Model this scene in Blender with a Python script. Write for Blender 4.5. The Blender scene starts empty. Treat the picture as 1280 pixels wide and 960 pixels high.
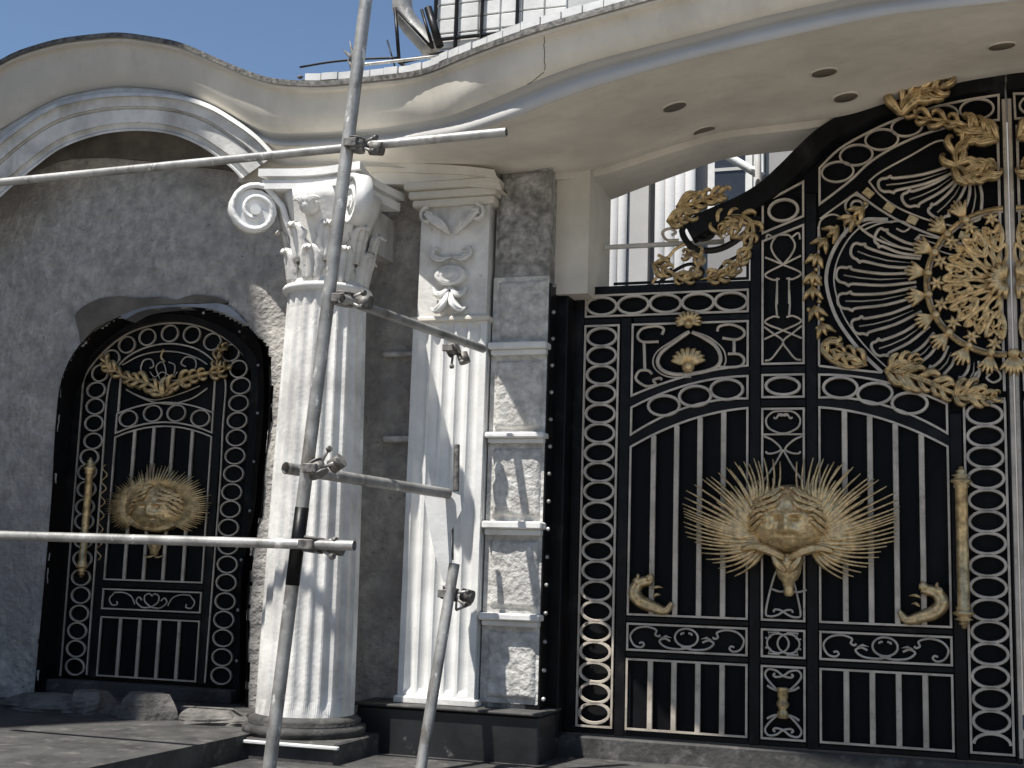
import bpy, math, random
from math import sin, cos, pi, radians, sqrt, atan2
from mathutils import Vector, Matrix, noise
from mathutils.bvhtree import BVHTree
random.seed(7)
SC = bpy.context.scene
COL = SC.collection
# ------------------------------------------------------------------ camera
# facade frame: X runs along the wall, Y into it, Z up, metres; gate plane is Y = 0
F_PX, PSI, PITCH, ROLL = 1600.0, 0.32067, 0.1488, 0.03137
CAM = Vector((8*sin(PSI), -8*cos(PSI), 0.93))
def _rot(v): return Vector((v.x*cos(PSI)-v.y*sin(PSI), v.x*sin(PSI)+v.y*cos(PSI), v.z))
_F = Vector((0, cos(PITCH), sin(PITCH))); _R = Vector((1, 0, 0)); _U = _R.cross(_F)
CR = _rot(cos(ROLL)*_R+sin(ROLL)*_U); CU = _rot(-sin(ROLL)*_R+cos(ROLL)*_U); CF = _rot(_F)
cam = bpy.data.objects.new('camera', bpy.data.cameras.new('camera')); COL.objects.link(cam)
cam.matrix_world = Matrix(((CR.x, CU.x, -CF.x, CAM.x), (CR.y, CU.y, -CF.y, CAM.y), (CR.z, CU.z, -CF.z, CAM.z), (0, 0, 0, 1)))
cam.data.sensor_width = 36; cam.data.lens = F_PX/1280*36; cam.data.clip_end = 3000
SC.camera = cam
def ray(px, py): return (CF*F_PX+CR*(px-640)+CU*(480-py)).normalized()
def W(px, py, y=0.0):
    """surveyed point: where the sight line through a photo pixel meets the vertical plane Y = y"""
    d = ray(px, py); return CAM+d*((y-CAM.y)/d.y)
# ------------------------------------------------------------------ world + sun
SUN_AZ, SUN_EL = radians(30), radians(64.5)      # azimuth: from the wall's outward normal towards the left
S = Vector((-sin(SUN_AZ)*cos(SUN_EL), -cos(SUN_AZ)*cos(SUN_EL), sin(SUN_EL)))
wd = bpy.data.worlds.new('World'); SC.world = wd; wd.use_nodes = True
nt = wd.node_tree; bg = nt.nodes['Background']; sk = nt.nodes.new('ShaderNodeTexSky')
sk.sky_type = 'NISHITA'; sk.sun_disc = False; sk.sun_elevation = SUN_EL
sk.sun_rotation = atan2(S.x, S.y); sk.air_density = 1.0; sk.dust_density = 0.3; sk.ozone_density = 2.6
nt.links.new(sk.outputs[0], bg.inputs[0]); bg.inputs[1].default_value = 0.076
sl = bpy.data.lights.new('sun', 'SUN'); sl.energy = 4.8; sl.angle = radians(0.5); sl.color = (1, .965, .91)
so = bpy.data.objects.new('sun', sl); COL.objects.link(so); so.rotation_euler = S.to_track_quat('Z', 'Y').to_euler(); so.location = (-6, -8, 12)
SC.view_settings.view_transform = 'Standard'; SC.view_settings.look = 'None'; SC.view_settings.gamma = 1
SC.view_settings.exposure = 0.68
SC.render.engine = 'CYCLES'
# ------------------------------------------------------------------ materials
def mat(name, col, rough=.6, metal=0., var=.15, scale=6., bump=0., bscale=40., col2=None, thr=None, spec=None, detail=6, spots=None):
    m = bpy.data.materials.new(name); m.use_nodes = True; n = m.node_tree.nodes; l = m.node_tree.links
    p = n['Principled BSDF']; p.inputs['Roughness'].default_value = rough; p.inputs['Metallic'].default_value = metal
    if spec is not None: p.inputs['Specular IOR Level'].default_value = spec
    tc = n.new('ShaderNodeTexCoord'); geo = n.new('ShaderNodeNewGeometry')
    no = n.new('ShaderNodeTexNoise'); no.inputs['Scale'].default_value = scale; no.inputs['Detail'].default_value = detail; no.inputs['Roughness'].default_value = .62
    l.new(geo.outputs['Position'], no.inputs['Vector'])
    cr = n.new('ShaderNodeValToRGB'); c2 = col2 or tuple(c*(1-var*2) for c in col)
    a, b = thr or (.35, .65)
    cr.color_ramp.elements[0].position = a; cr.color_ramp.elements[0].color = (*c2, 1)
    cr.color_ramp.elements[1].position = b; cr.color_ramp.elements[1].color = (*[min(1, c*(1+var*.4)) for c in col], 1)
    l.new(no.outputs[0], cr.inputs[0]); out = cr.outputs[0]
    for (sc_, sx_, c3, lo, hi, mx) in (spots or []):
        mp = n.new('ShaderNodeMapping'); mp.inputs['Scale'].default_value = sx_; l.new(geo.outputs['Position'], mp.inputs[0])
        n2 = n.new('ShaderNodeTexNoise'); n2.inputs['Scale'].default_value = sc_; n2.inputs['Detail'].default_value = 8; n2.inputs['Roughness'].default_value = .65; l.new(mp.outputs[0], n2.inputs['Vector'])
        mr = n.new('ShaderNodeMapRange'); mr.inputs[1].default_value = lo; mr.inputs[2].default_value = hi; mr.inputs[4].default_value = mx; l.new(n2.outputs[0], mr.inputs[0])
        mi = n.new('ShaderNodeMix'); mi.data_type = 'RGBA'; l.new(mr.outputs[0], mi.inputs[0]); l.new(out, mi.inputs[6]); mi.inputs[7].default_value = (*c3, 1); out = mi.outputs[2]
    l.new(out, p.inputs['Base Color'])
    if bump:
        nb = n.new('ShaderNodeTexNoise'); nb.inputs['Scale'].default_value = bscale; nb.inputs['Detail'].default_value = 5
        l.new(geo.outputs['Position'], nb.inputs['Vector'])
        bp = n.new('ShaderNodeBump'); bp.inputs['Strength'].default_value = 1; bp.inputs['Distance'].default_value = bump
        l.new(nb.outputs[0], bp.inputs['Height']); l.new(bp.outputs[0], p.inputs['Normal'])
    rr = n.new('ShaderNodeMapRange'); rr.inputs[3].default_value = max(.05, rough-.12); rr.inputs[4].default_value = min(1, rough+.12)
    l.new(no.outputs[0], rr.inputs[0]); l.new(rr.outputs[0], p.inputs['Roughness'])
    return m
M = dict(
 black=mat('black_enamel', (.008, .008, .009), .42, 0, .3, 9, .0006, 60, spec=.2, spots=[(6, (1, 1, .6), (.05, .047, .042), .56, .72, .5)]),
 sheet=mat('black_sheet', (.004, .0045, .006), .6, 0, .3, 4, .0008, 30, spec=.15, spots=[(2.5, (1, 1, .35), (.018, .017, .016), .5, .75, .7)]),
 iron=mat('champagne_iron', (.60, .53, .44), .48, .3, .16, 7, .0008, 90, spots=[(12, (1, 1, 1), (.20, .16, .12), .58, .72, .6)]),
 gold=mat('gilded_iron', (.76, .56, .29), .34, .55, .3, 18, .003, 70, spots=[(20, (1, 1, 1), (.12, .08, .04), .56, .70, .75)]),
 goldp=mat('pale_gilding', (.84, .63, .34), .33, .5, .22, 30, .004, 55, spots=[(22, (1, 1, 1), (.20, .13, .06), .58, .72, .6)]),
 white=mat('white_plaster', (.74, .735, .71), .75, 0, .09, 5, .0012, 60, spots=[(6, (1, 1, .2), (.50, .48, .44), .56, .74, .5), (26, (1, 1, 1), (.36, .34, .31), .66, .71, .5)]),
 worn=mat('worn_white_plaster', (.72, .705, .67), .8, 0, .2, 3.2, .0025, 45, spots=[(5, (1, 1, .22), (.36, .34, .31), .56, .72, .65), (22, (1, 1, 1), (.30, .28, .25), .64, .70, .6)]),
 cream=mat('cream_plaster', (.70, .655, .57), .75, 0, .12, 1.3, .0008, 50, spots=[(2.2, (1, 1, .5), (.42, .385, .33), .52, .75, .55), (7, (1, 1, .25), (.40, .36, .31), .60, .75, .4)]),
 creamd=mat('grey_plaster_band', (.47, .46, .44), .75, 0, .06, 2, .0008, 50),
 stucco=mat('rough_render', (.50, .472, .43), .95, 0, .2, 10, .020, 30, detail=10, spots=[(1.6, (1, 1, 1), (.24, .232, .22), .46, .62, .65), (5, (1, 1, .3), (.26, .25, .235), .55, .7, .6), (30, (1, 1, 1), (.15, .145, .14), .60, .68, .7)]),
 stucco2=mat('mortar_render', (.40, .385, .36), .95, 0, .3, 18, .014, 36, spots=[(3.5, (1, 1, .8), (.13, .125, .115), .50, .64, .8)]),
 stucco3=mat('pale_rough_render', (.60, .585, .55), .95, 0, .22, 14, .014, 34, detail=10, spots=[(4, (1, 1, 1), (.34, .32, .30), .52, .68, .7), (30, (1, 1, 1), (.25, .24, .22), .61, .68, .6)]),
 brown=mat('bare_brown_mortar', (.17, .15, .125), .9, 0, .25, 4, .006, 30),
 steel=mat('galvanised_steel', (.36, .355, .34), .5, .4, .28, 5, .0012, 60, thr=(.3, .62), spots=[(9, (1, 1, .35), (.12, .10, .08), .55, .66, .8), (14, (1, 1, .5), (.72, .71, .68), .60, .66, .9)]),
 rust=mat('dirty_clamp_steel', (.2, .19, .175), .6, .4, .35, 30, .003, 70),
 marble=mat('black_marble', (.022, .023, .025), .4, 0, .3, 3, .0006, 30, col2=(.012, .012, .013), spots=[(7, (1, .6, 1), (.16, .155, .15), .62, .66, .6)]),
 ground=mat('dusty_concrete', (.48, .45, .405), .9, 0, .25, 2.5, .01, 25),
 slab=mat('dark_stone_slab', (.06, .058, .055), .8, 0, .3, 4, .006, 30, spots=[(9, (1, 1, 1), (.16, .15, .14), .55, .68, .6)]),
 rubble=mat('broken_stone', (.16, .15, .138), .9, 0, .3, 7, .01, 30),
 hole=mat('dark_lamp_well', (.13, .11, .08), .7, 0, .1),
 house=mat('pale_house_wall', (.44, .44, .44), .8, 0, .08, 1.5, .002, 30),
 glass=mat('dark_window_glass', (.03, .033, .038), .12, 0, .2, 2, spec=.6),
 tile=mat('white_tile', (.62, .62, .61), .6, 0, .12, 3, .002, 30),
 zinc=mat('zinc_flashing', (.33, .35, .38), .45, .5, .2, 6, .001, 30),
 asphalt=mat('asphalt', (.08, .08, .08), .9, 0, .2, 3, .01, 40),
 facing=mat('grey_render_far', (.32, .31, .30), .9, 0, .1, 1.0),
)
# ------------------------------------------------------------------ mesh kit
class MB:
    def __init__(s): s.v = []; s.f = []; s.sm = []
    def add(s, vs, fs, smooth=False):
        b = len(s.v); s.v += [Vector(v) for v in vs]; s.f += [tuple(i+b for i in f) for f in fs]; s.sm += [smooth]*len(fs); return s
    def box(s, x0, x1, y0, y1, z0, z1, bev=0):
        if bev:
            a = bev; o = [(x0+a, z0), (x1-a, z0), (x1, z0+a), (x1, z1-a), (x1-a, z1), (x0+a, z1), (x0, z1-a), (x0, z0+a)]
            i = [(x0+a, z0+a), (x1-a, z0+a), (x1-a, z0+a), (x1-a, z1-a), (x1-a, z1-a), (x0+a, z1-a), (x0+a, z1-a), (x0+a, z0+a)]
            vs = [(x, y1, z) for x, z in o]+[(x, y0+a, z) for x, z in o]+[(x, y0, z) for x, z in i]
            fs = []
            for r in (0, 8):
                for k in range(8): fs.append((r+k, r+(k+1) % 8, r+8+(k+1) % 8, r+8+k))
            fs += [(16, 18, 20, 22), tuple(range(7, -1, -1))]
            return s.add(vs, fs)
        v = [(x, y, z) for z in (z0, z1) for y in (y0, y1) for x in (x0, x1)]
        return s.add(v, [(0, 2, 3, 1), (4, 5, 7, 6), (0, 1, 5, 4), (2, 6, 7, 3), (0, 4, 6, 2), (1, 3, 7, 5)])
    def sweep(s, path, sec, scale=None, up=Vector((0, -1, 0)), closed=False, smooth=False, caps=True):
        n = len(path); P = [Vector(p) for p in path]; k = len(sec); vs = []
        for i, p in enumerate(P):
            a = P[(i-1) % n] if (closed or i > 0) else p; b = P[(i+1) % n] if (closed or i < n-1) else p
            t = (b-a)
            t = t.normalized() if t.length > 1e-9 else Vector((0, 0, 1))
            sd = t.cross(up)
            if sd.length < 1e-4: sd = t.cross(Vector((.3, .2, 1)))
            sd.normalize(); u2 = sd.cross(t).normalized()
            sc = scale[i] if scale else 1
            w, h = sc if isinstance(sc, tuple) else (sc, sc)
            for (q, r) in sec: vs.append(p+sd*q*w+u2*r*h)
        fs = []
        for i in range(n if closed else n-1):
            j = (i+1) % n
            for c in range(k): fs.append((i*k+c, i*k+(c+1) % k, j*k+(c+1) % k, j*k+c))
        s.add(vs, fs, smooth)
        if caps and not closed:
            b = len(s.v)-len(vs); s.f += [tuple(b+c for c in range(k))[::-1], tuple(b+(n-1)*k+c for c in range(k))]; s.sm += [False, False]
        return s
    def tube(s, path, r, n=10, radii=None, **kw):
        sec = [(cos(2*pi*i/n)*r, sin(2*pi*i/n)*r) for i in range(n)]; return s.sweep(path, sec, radii, smooth=True, **kw)
    def bar(s, path, w, t=.012, **kw):
        return s.sweep(path, [(-w/2, 0), (w/2, 0), (w/2, t), (-w/2, t)], **kw)
    def rod(s, path, w, h=None, **kw):      # half-round bar lying on a plate
        h = h or w*.6; sec = [(-w/2, 0), (w/2, 0), (w/2*.8, h*.7), (0, h), (-w/2*.8, h*.7)]; return s.sweep(path, sec, smooth=False, **kw)
    def leaf(s, path, w, h=.02, tip=.08, root=.35, **kw):
        n = len(path); sc = []
        for i in range(n):
            t = i/(n-1); q = root+(1-root)*min(1, t/.35) if t < .35 else 1-(1-tip)*((t-.35)/.65)**1.6
            sc.append((q, .3+.7*q))
        sec = [(-w/2, 0), (w/2, 0), (w/2*.62, h*.75), (w*.12, h), (0, h*.62), (-w*.12, h), (-w/2*.62, h*.75)]
        return s.sweep(path, sec, sc, smooth=True, **kw)
    def lathe(s, c, prof, n=24, axis='z', smooth=True, sx=1, sy=1):
        vs = []; c = Vector(c)
        for r, h in prof:
            for i in range(n):
                a = 2*pi*i/n
                if axis == 'z': vs.append(c+Vector((r*cos(a)*sx, r*sin(a)*sy, h)))
                elif axis == 'y': vs.append(c+Vector((r*cos(a)*sx, -h, r*sin(a)*sy)))
                else: vs.append(c+Vector((h, r*cos(a)*sx, r*sin(a)*sy)))
        m = len(prof); fs = [(i*n+k, i*n+(k+1) % n, (i+1)*n+(k+1) % n, (i+1)*n+k) for i in range(m-1) for k in range(n)]
        s.add(vs, fs, smooth); b = len(s.v)-len(vs)
        s.f += [tuple(b+k for k in range(n))[::-1], tuple(b+(m-1)*n+k for k in range(n))]; s.sm += [False, False]; return s
    def loft(s, curves, smooth=True):
        n = len(curves[0]); vs = [p for c in curves for p in c]
        return s.add(vs, [(i*n+k, i*n+k+1, (i+1)*n+k+1, (i+1)*n+k) for i in range(len(curves)-1) for k in range(n-1)], smooth)
    def prism(s, poly, y0, y1):      # poly: (x, z) outline
        n = len(poly); vs = [(x, y0, z) for x, z in poly]+[(x, y1, z) for x, z in poly]
        return s.add(vs, [tuple(range(n)), tuple(range(2*n-1, n-1, -1))]+[(i, i+n, (i+1) % n+n, (i+1) % n) for i in range(n)])
    def mesh(s, name, m, origin=Vector((0, 0, 0))):
        me = bpy.data.meshes.new(name); me.from_pydata([v-origin for v in s.v], [], s.f); me.validate()
        if len(me.polygons) == len(s.sm): me.polygons.foreach_set('use_smooth', s.sm)
        me.materials.append(m if not isinstance(m, str) else M[m])
        import bmesh
        b = bmesh.new(); b.from_mesh(me); bmesh.ops.recalc_face_normals(b, faces=b.faces); b.to_mesh(me); b.free(); me.update(); return me
    def build(s, name, m, parent=None, origin=None, **props):
        org = wloc(parent) if parent else (Vector(origin) if origin is not None else Vector((0, 0, 0)))
        o = bpy.data.objects.new(name, s.mesh(name, m, org)); COL.objects.link(o)
        if parent: o.parent = parent
        else: o.location = org
        for k, v in props.items(): o[k] = v
        return o
def wloc(o):
    v = Vector(o.location)
    while o.parent: o = o.parent; v += Vector(o.location)
    return v
def thing(name, label, cat, loc, group=None):
    o = bpy.data.objects.new(name, None); COL.objects.link(o); o.location = loc; o.empty_display_size = .2
    o['label'] = label; o['category'] = cat
    if group: o['group'] = group
    return o
def tagged(o, label, cat, group=None):
    o['label'] = label; o['category'] = cat
    if group: o['group'] = group
    return o
def put(name, me, parent, pos, scale=None, rot=None):   # a part that shares its mesh with its twins
    o = bpy.data.objects.new(name, me); COL.objects.link(o); o.parent = parent; o.location = Vector(pos)-wloc(parent)
    if scale: o.scale = scale
    if rot: o.rotation_euler = rot
    return o
def smooth(pts, k=6, closed=False):
    P = [Vector(p) for p in pts]; n = len(P); out = []
    rng = range(n if closed else n-1)
    for i in rng:
        p0 = P[(i-1) % n] if closed or i > 0 else P[0]*2-P[1]; p1 = P[i]; p2 = P[(i+1) % n]
        p3 = P[(i+2) % n] if closed or i < n-2 else P[-1]*2-P[-2]
        for j in range(k):
            t = j/k; out.append(.5*((2*p1)+(p2-p0)*t+(2*p0-5*p1+4*p2-p3)*t*t+(3*p1-p0-3*p2+p3)*t**3))
    if not closed: out.append(P[-1])
    return out
def Zt(ox, oy, sc, pts): return [(ox+a/sc, oy+b/sc) for a, b in pts]
def T(pts, y, k=6, closed=False):       # survey a traced outline onto plane y and smooth it
    return smooth([W(a, b, y) for a, b in pts], k, closed)
def resample(P, n):
    L = [0]
    for a, b in zip(P, P[1:]): L.append(L[-1]+(b-a).length)
    out = []; j = 0
    for i in range(n):
        t = L[-1]*i/(n-1)
        while j < len(L)-2 and L[j+1] < t: j += 1
        f = (t-L[j])/max(1e-9, L[j+1]-L[j]); out.append(P[j].lerp(P[j+1], min(1, max(0, f))))
    return out
def spiral(c, r0, r1, a0, a1, y=0, n=18, sx=1, sz=1):
    return [Vector((c[0]+(r0+(r1-r0)*(i/n)**.8)*cos(a0+(a1-a0)*i/n)*sx, y, c[1]+(r0+(r1-r0)*(i/n)**.8)*sin(a0+(a1-a0)*i/n)*sz)) for i in range(n+1)]
def XZ(pts, y): return [Vector((a, y, b)) for a, b in pts]
def inside(x, z, poly):
    c = False; n = len(poly); j = n-1
    for i in range(n):
        xi, zi = poly[i]; xj, zj = poly[j]
        if (zi > z) != (zj > z) and x < (xj-xi)*(z-zi)/(zj-zi)+xi: c = not c
        j = i
    return c
def rough_grid(mb, x0, x1, z0, z1, y, amp, step=.025, hole=None, seed=0, edge=0):
    nx = max(2, int((x1-x0)/step)); nz = max(2, int((z1-z0)/step)); vs = []
    for j in range(nz+1):
        for i in range(nx+1):
            x = x0+(x1-x0)*i/nx; z = z0+(z1-z0)*j/nz; p = Vector((x*3.1+seed, z*3.1, seed*.7))
            d = noise.fractal(p, 1, 2.1, 5)*amp+noise.noise(p*9)*amp*.55
            ex = 0
            if edge:
                m = min(i, nx-i, j, nz-j)
                if m < 2: ex = edge*(1 if m == 0 else .35)
                if m == 0 : x += noise.noise(p*6)*.006
            vs.append((x, y-d+ex, z))
    fs = []
    for j in range(nz):
        for i in range(nx):
            x = x0+(x1-x0)*(i+.5)/nx; z = z0+(z1-z0)*(j+.5)/nz
            if hole and inside(x+noise.noise(Vector((x*9, z*9, 3)))*.03, z+noise.noise(Vector((x*9, z*9, 8)))*.03, hole): continue
            a = j*(nx+1)+i; fs.append((a, a+1, a+nx+2, a+nx+1))
    return mb.add(vs, fs, True)
def bar2(x0, z0, x1, z1): return [Vector((x0, 0, z0)), Vector((x1, 0, z1))]
# ================================================================== SETTING
g = MB(); N = 40
vs = []
for j in range(N+1):
    for i in range(N+1):
        x = -14+26*i/N; y = -14+15*j/N; vs.append((x, y, noise.noise(Vector((x, y, 0)))*.02-.16))
g.add(vs, [(j*(N+1)+i, j*(N+1)+i+1, (j+1)*(N+1)+i+1, (j+1)*(N+1)+i) for j in range(N) for i in range(N)], True)
g.build('ground', 'ground', kind='structure')
MB().box(-400, 400, -400, 400, -.5, -.21).build('terrain', 'asphalt', kind='structure')
MB().box(-1.13, 6.2, -3.2, 6, -.3, -.115).build('driveway', 'slab', kind='structure')
MB().box(-7, -1.135, -3.2, -.05, -.3, .012).build('pavement', 'slab', kind='structure')

# ------------------------------------------------------------------ boundary wall with the arched opening
YW = -.20      # face of the rendered wall
YD = .02       # plane of the small door
dz4 = lambda p: Zt(0, 340, 3.2, p)
dz5 = lambda p: Zt(0, 640, 3.0, p)
out_px = dz5([(130, 690)])+dz4([(205, 960), (225, 620), (250, 430), (320, 295), (440, 200), (560, 152), (660, 138), (790, 146), (920, 185), (1010, 240), (1065, 300), (1080, 420), (1075, 640), (1058, 800), (1045, 960)])+dz5([(935, 240), (925, 690)])
out3 = T(out_px, YW-.01, 4)
hole = [(p.x, p.z) for p in out3]; hole[0] = (hole[0][0], -.1); hole.append((hole[-1][0], -.1)); 
wall = thing('rendered_wall', 'grey rough rendered boundary wall round the small arched black door', 'wall', (-2.7, YW, 0))
w = MB(); rough_grid(w, -6.2, -1.7, -.05, 4.22, YW, .018, .017, hole, 1.3); rough_grid(w, -1.7, .32, -.05, 3.8, YW, .016, .024, hole, 1.3)
w.build('render_coat', 'stucco', wall)
mb = MB(); mb.box(-6.2, W(60, 700, YW).x-.02, YW+.05, YW+.4, -.1, 4.1)
mb.box(hole[-2][0]+.02, .30, YW+.05, YW+.4, -.1, 3.6)
mb.build('wall_core', 'stucco2', wall)
mb = MB(); rv = [(x, z) for x, z in hole]
n = len(rv); vs = [(x, YW-.02, z) for x, z in rv]+[(x, YW+.42, z) for x, z in rv]
mb.add(vs, [(i, i+1, i+1+n, i+n) for i in range(n-1)]); mb.build('opening_reveal', 'black', wall)
mb = MB(); mb.box(-6.2, -1.7, YW+.42, YW+.5, -.1, 4.2); mb.box(-1.699, .3, YW+.42, YW+.5, -.1, 3.8); mb.build('inner_face', 'brown', wall)
# tympanum and archivolt above
arc_o = Zt(0, 0, 2.667, [(-260, 720), (-60, 520), (40, 430), (180, 345), (330, 312), (470, 306), (600, 318), (700, 348), (790, 400), (860, 452), (920, 515)])
arc_i = Zt(0, 0, 2.667, [(-130, 780), (20, 640), (120, 555), (210, 492), (330, 450), (450, 436), (560, 446), (650, 478), (720, 522), (770, 560), (805, 596)])
YA = -.58
def arc_curve(f, y):
    k = [(a[0]+(b[0]-a[0])*f, a[1]+(b[1]-a[1])*f) for a, b in zip(arc_o, arc_i)]
    return resample(T(k, y, 8), 70)
av = MB().loft([arc_curve(-.22, YW+.1), arc_curve(-.22, YA+.10), arc_curve(-.02, YA+.06), arc_curve(.02, YA-.05), arc_curve(.1, YA-.06), arc_curve(.13, YA-.03), arc_curve(.36, YA-.02), arc_curve(.38, YA+.015), arc_curve(.43, YA+.02), arc_curve(.45, YA), arc_curve(.78, YA+.015), arc_curve(.8, YA+.045), arc_curve(.92, YA+.05), arc_curve(.95, YA+.03), arc_curve(1, YA+.035), arc_curve(1.0, YW+.16)], smooth=False)
av.build('archivolt', 'worn', wall)
ty = [(p.x, p.z) for p in arc_curve(1.02, YW+.02)]
mb = MB(); x0 = min(a for a, b in ty); x1 = max(a for a, b in ty)
zz = max(b for a, b in ty)
typ = T([(-40, 330), (-10, 240), (60, 205), (110, 196), (180, 200), (230, 206), (290, 214), (310, 235)], YW-.03, 4)
base = [(p.x, p.z) for p in typ]

up_ = [(p.x, p.z+.12) for p in arc_curve(.8, YW) if base[0][0] < p.x < base[-1][0]]
mb.prism(base+[(base[-1][0], up_[-1][1])]+up_[::-1]+[(base[0][0], up_[0][1])], YW-.035, YW+.06); mb.build('bare_patch', 'brown', wall)
# ------------------------------------------------------------------ canopy / entablature
cols = [-120, -60, 15, 75, 150, 225, 300, 340, 400, 450, 500, 540, 580, 620, 660, 700, 740, 780, 850, 950, 1050, 1150, 1280, 1400, 1550]
def interp(tab, x):
    if x <= tab[0][0]: return tab[0][1]
    for (a, b), (c, d) in zip(tab, tab[1:]):
        if x <= c:
            return b+(d-b)*(x-a)/(c-a)
    return tab[-1][1]
cy = lambda tab: (lambda x: interp(tab, x))
top = cy([(-120, 180), (-60, 120), (15, 70), (75, 52), (150, 44), (225, 56), (300, 90), (340, 104), (400, 107), (450, 102), (500, 97), (530, 93), (560, 80), (600, 63), (660, 42), (700, 30), (780, 8), (850, -12), (950, -38), (1050, -58), (1150, -72), (1280, -82), (1400, -80), (1550, -60)])
grv = cy([(-120, 262), (-60, 205), (15, 158), (75, 124), (150, 110), (225, 118), (280, 141), (310, 160), (340, 173), (400, 170), (475, 165), (565, 150), (632, 122), (681, 101), (737, 81), (812, 62), (880, 45), (950, 26), (1050, 4), (1150, -12), (1280, -26), (1400, -25), (1550, -10)])
sof = cy([(-120, 275), (-60, 218), (15, 166), (75, 130), (150, 116), (225, 124), (280, 150), (310, 170), (340, 184), (400, 183), (475, 181), (565, 172), (632, 152), (690, 128), (740, 110), (800, 92), (875, 71), (950, 54), (1032, 35), (1111, 19), (1280, 0), (1400, -2), (1550, 10)])
bck = cy([(-120, 280), (-60, 222), (15, 170), (75, 133), (150, 119), (225, 128), (280, 158), (310, 186), (340, 204), (400, 204), (470, 205), (520, 208), (580, 211), (620, 216), (700, 214), (742, 213), (800, 194), (850, 178), (900, 163), (1000, 152), (1060, 144), (1120, 124), (1200, 101), (1280, 88), (1400, 86), (1550, 100)])
yF = cy([(-120, -.66), (225, -.67), (340, -.76), (450, -.80), (520, -.96), (572, -1.36), (640, -1.54), (760, -1.62), (900, -1.68), (1280, -1.7), (1550, -1.7)])
yB = cy([(-120, -.40), (450, -.52), (520, -.45), (620, -.30), (700, -.24), (760, -.1), (900, -.02), (1060, -.02), (1280, -.02), (1550, -.02)])
def ccurve(fy, fd, n=150):
    P = [W(x, fy(x), fd(x)) for x in [cols[0]+(cols[-1]-cols[0])*i/n for i in range(n+1)]]
    for _ in range(3): P = [P[0]]+[(a+b*2+c)/4 for a, b, c in zip(P, P[1:], P[2:])]+[P[-1]]
    return P
mixf = lambda f, g_, t: (lambda x: f(x)*(1-t)+g_(x)*t)
off = lambda f, d: (lambda x: f(x)+d)
canopy = thing('entrance_canopy', 'sweeping cream plaster canopy curving up over both gates with round lamp wells', 'canopy', (0, -.6, 3.2))
def soft(cv, dz): return [p+Vector((0, 0, dz)) for p in cv]
def back(cv, y, z=0): return [Vector((p.x, y, p.z+z)) for p in cv]
c_top = ccurve(top, yF)
fas = MB().loft([back(c_top, .9, .04), c_top, soft(c_top, -.035),
  ccurve(off(top, 7), off(yF, .035)), ccurve(mixf(top, grv, .18), off(yF, .04)), ccurve(mixf(top, grv, .5), off(yF, .065)), ccurve(mixf(top, grv, .82), off(yF, .10)), ccurve(mixf(top, grv, .93), off(yF, .14))])
fas.build('fascia', 'cream', canopy)
bead = MB().loft([ccurve(mixf(top, grv, .93), off(yF, .14)), ccurve(grv, off(yF, .20)), ccurve(mixf(grv, sof, .25), off(yF, .21)), ccurve(mixf(grv, sof, .5), off(yF, .16)), ccurve(mixf(grv, sof, .95), off(yF, .15)), ccurve(sof, off(yF, .17))])
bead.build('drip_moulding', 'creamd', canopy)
c_b = ccurve(bck, yB)
sfm = MB().loft([ccurve(sof, off(yF, .17))]+[ccurve(mixf(sof, bck, t), (lambda t: (lambda x: (yF(x)+.17)*(1-t)+yB(x)*t))(t)) for t in (.03, .25, .5, .75, .94)]+[soft(ccurve(mixf(sof, bck, .97), off(yB, -.04)), -.02), c_b])
SOFFIT = BVHTree.FromPolygons([tuple(v) for v in sfm.v], sfm.f)
sfm.build('soffit', 'cream', canopy)
MB().loft([c_b, [p+Vector((0, .0, -.05)) for p in c_b], back(c_b, .35, -.05), back(c_b, .35, .25)], False).build('back_lip', 'cream', canopy)
# frieze over the columns
fr = [(300, 200), (340, 204), (400, 204), (470, 205), (520, 208), (580, 211), (622, 216)]
fa = resample(T([(a-4, b-4) for a, b in fr], -.50, 4), 20); fb = resample(T([(296, 226), (340, 226), (400, 228), (470, 229), (520, 229), (580, 231), (626, 236)], -.50, 4), 20)
MB().loft([back(fa, -.2), fa, [a.lerp(b, .45) for a, b in zip(fa, fb)], [a.lerp(b, .47)+Vector((0, .02, 0)) for a, b in zip(fa, fb)], [p+Vector((0, .02, 0)) for p in fb], back(fb, .1)], False).build('frieze', 'cream', canopy)
# zinc edge strip, coloured dark as the shadow line under the coping, + stone chips on the roof edge
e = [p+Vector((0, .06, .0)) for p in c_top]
MB().loft([[p+Vector((0, -.075, -.012)) for p in e], [p+Vector((0, -.075, .022)) for p in e], [p+Vector((0, .3, .03)) for p in e]], False).build('zinc_shadow_edge', 'rust', canopy)
ct = resample([p for p in e if W(372, 100, -.8).x < p.x < W(800, 20, -1.5).x], 22)
for p, q in zip(ct, ct[1:]):
    a_ = p.lerp(q, .03); b_ = p.lerp(q, .97); dz_ = Vector((0, 0, random.uniform(-.004, .004))); dy_ = Vector((0, random.uniform(-.012, .012), 0)); mb = MB()
    vs = [v+dz_+dy_+Vector((0, oy, oz)) for v in (a_, b_) for oy, oz in ((-.06, .028), (.16, .04), (.16, .085), (-.06, .073))]
    mb.add(vs, [(0, 1, 2, 3), (7, 6, 5, 4), (0, 4, 5, 1), (1, 5, 6, 2), (2, 6, 7, 3), (3, 7, 4, 0)]); mb.build('coping_stone', 'tile', canopy)
mb = MB()
for i in range(150):
    p = ct[0].lerp(ct[8], random.random()); p = min(ct, key=lambda c: abs(c.x-p.x))+Vector((random.uniform(-.08, .08), random.uniform(.0, .2), .085)); r = random.uniform(.006, .02)
    mb.lathe(p, [(r*.5, -.01), (r, 0), (r*.5, r*.6)], 5, sx=random.uniform(1, 2))
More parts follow.
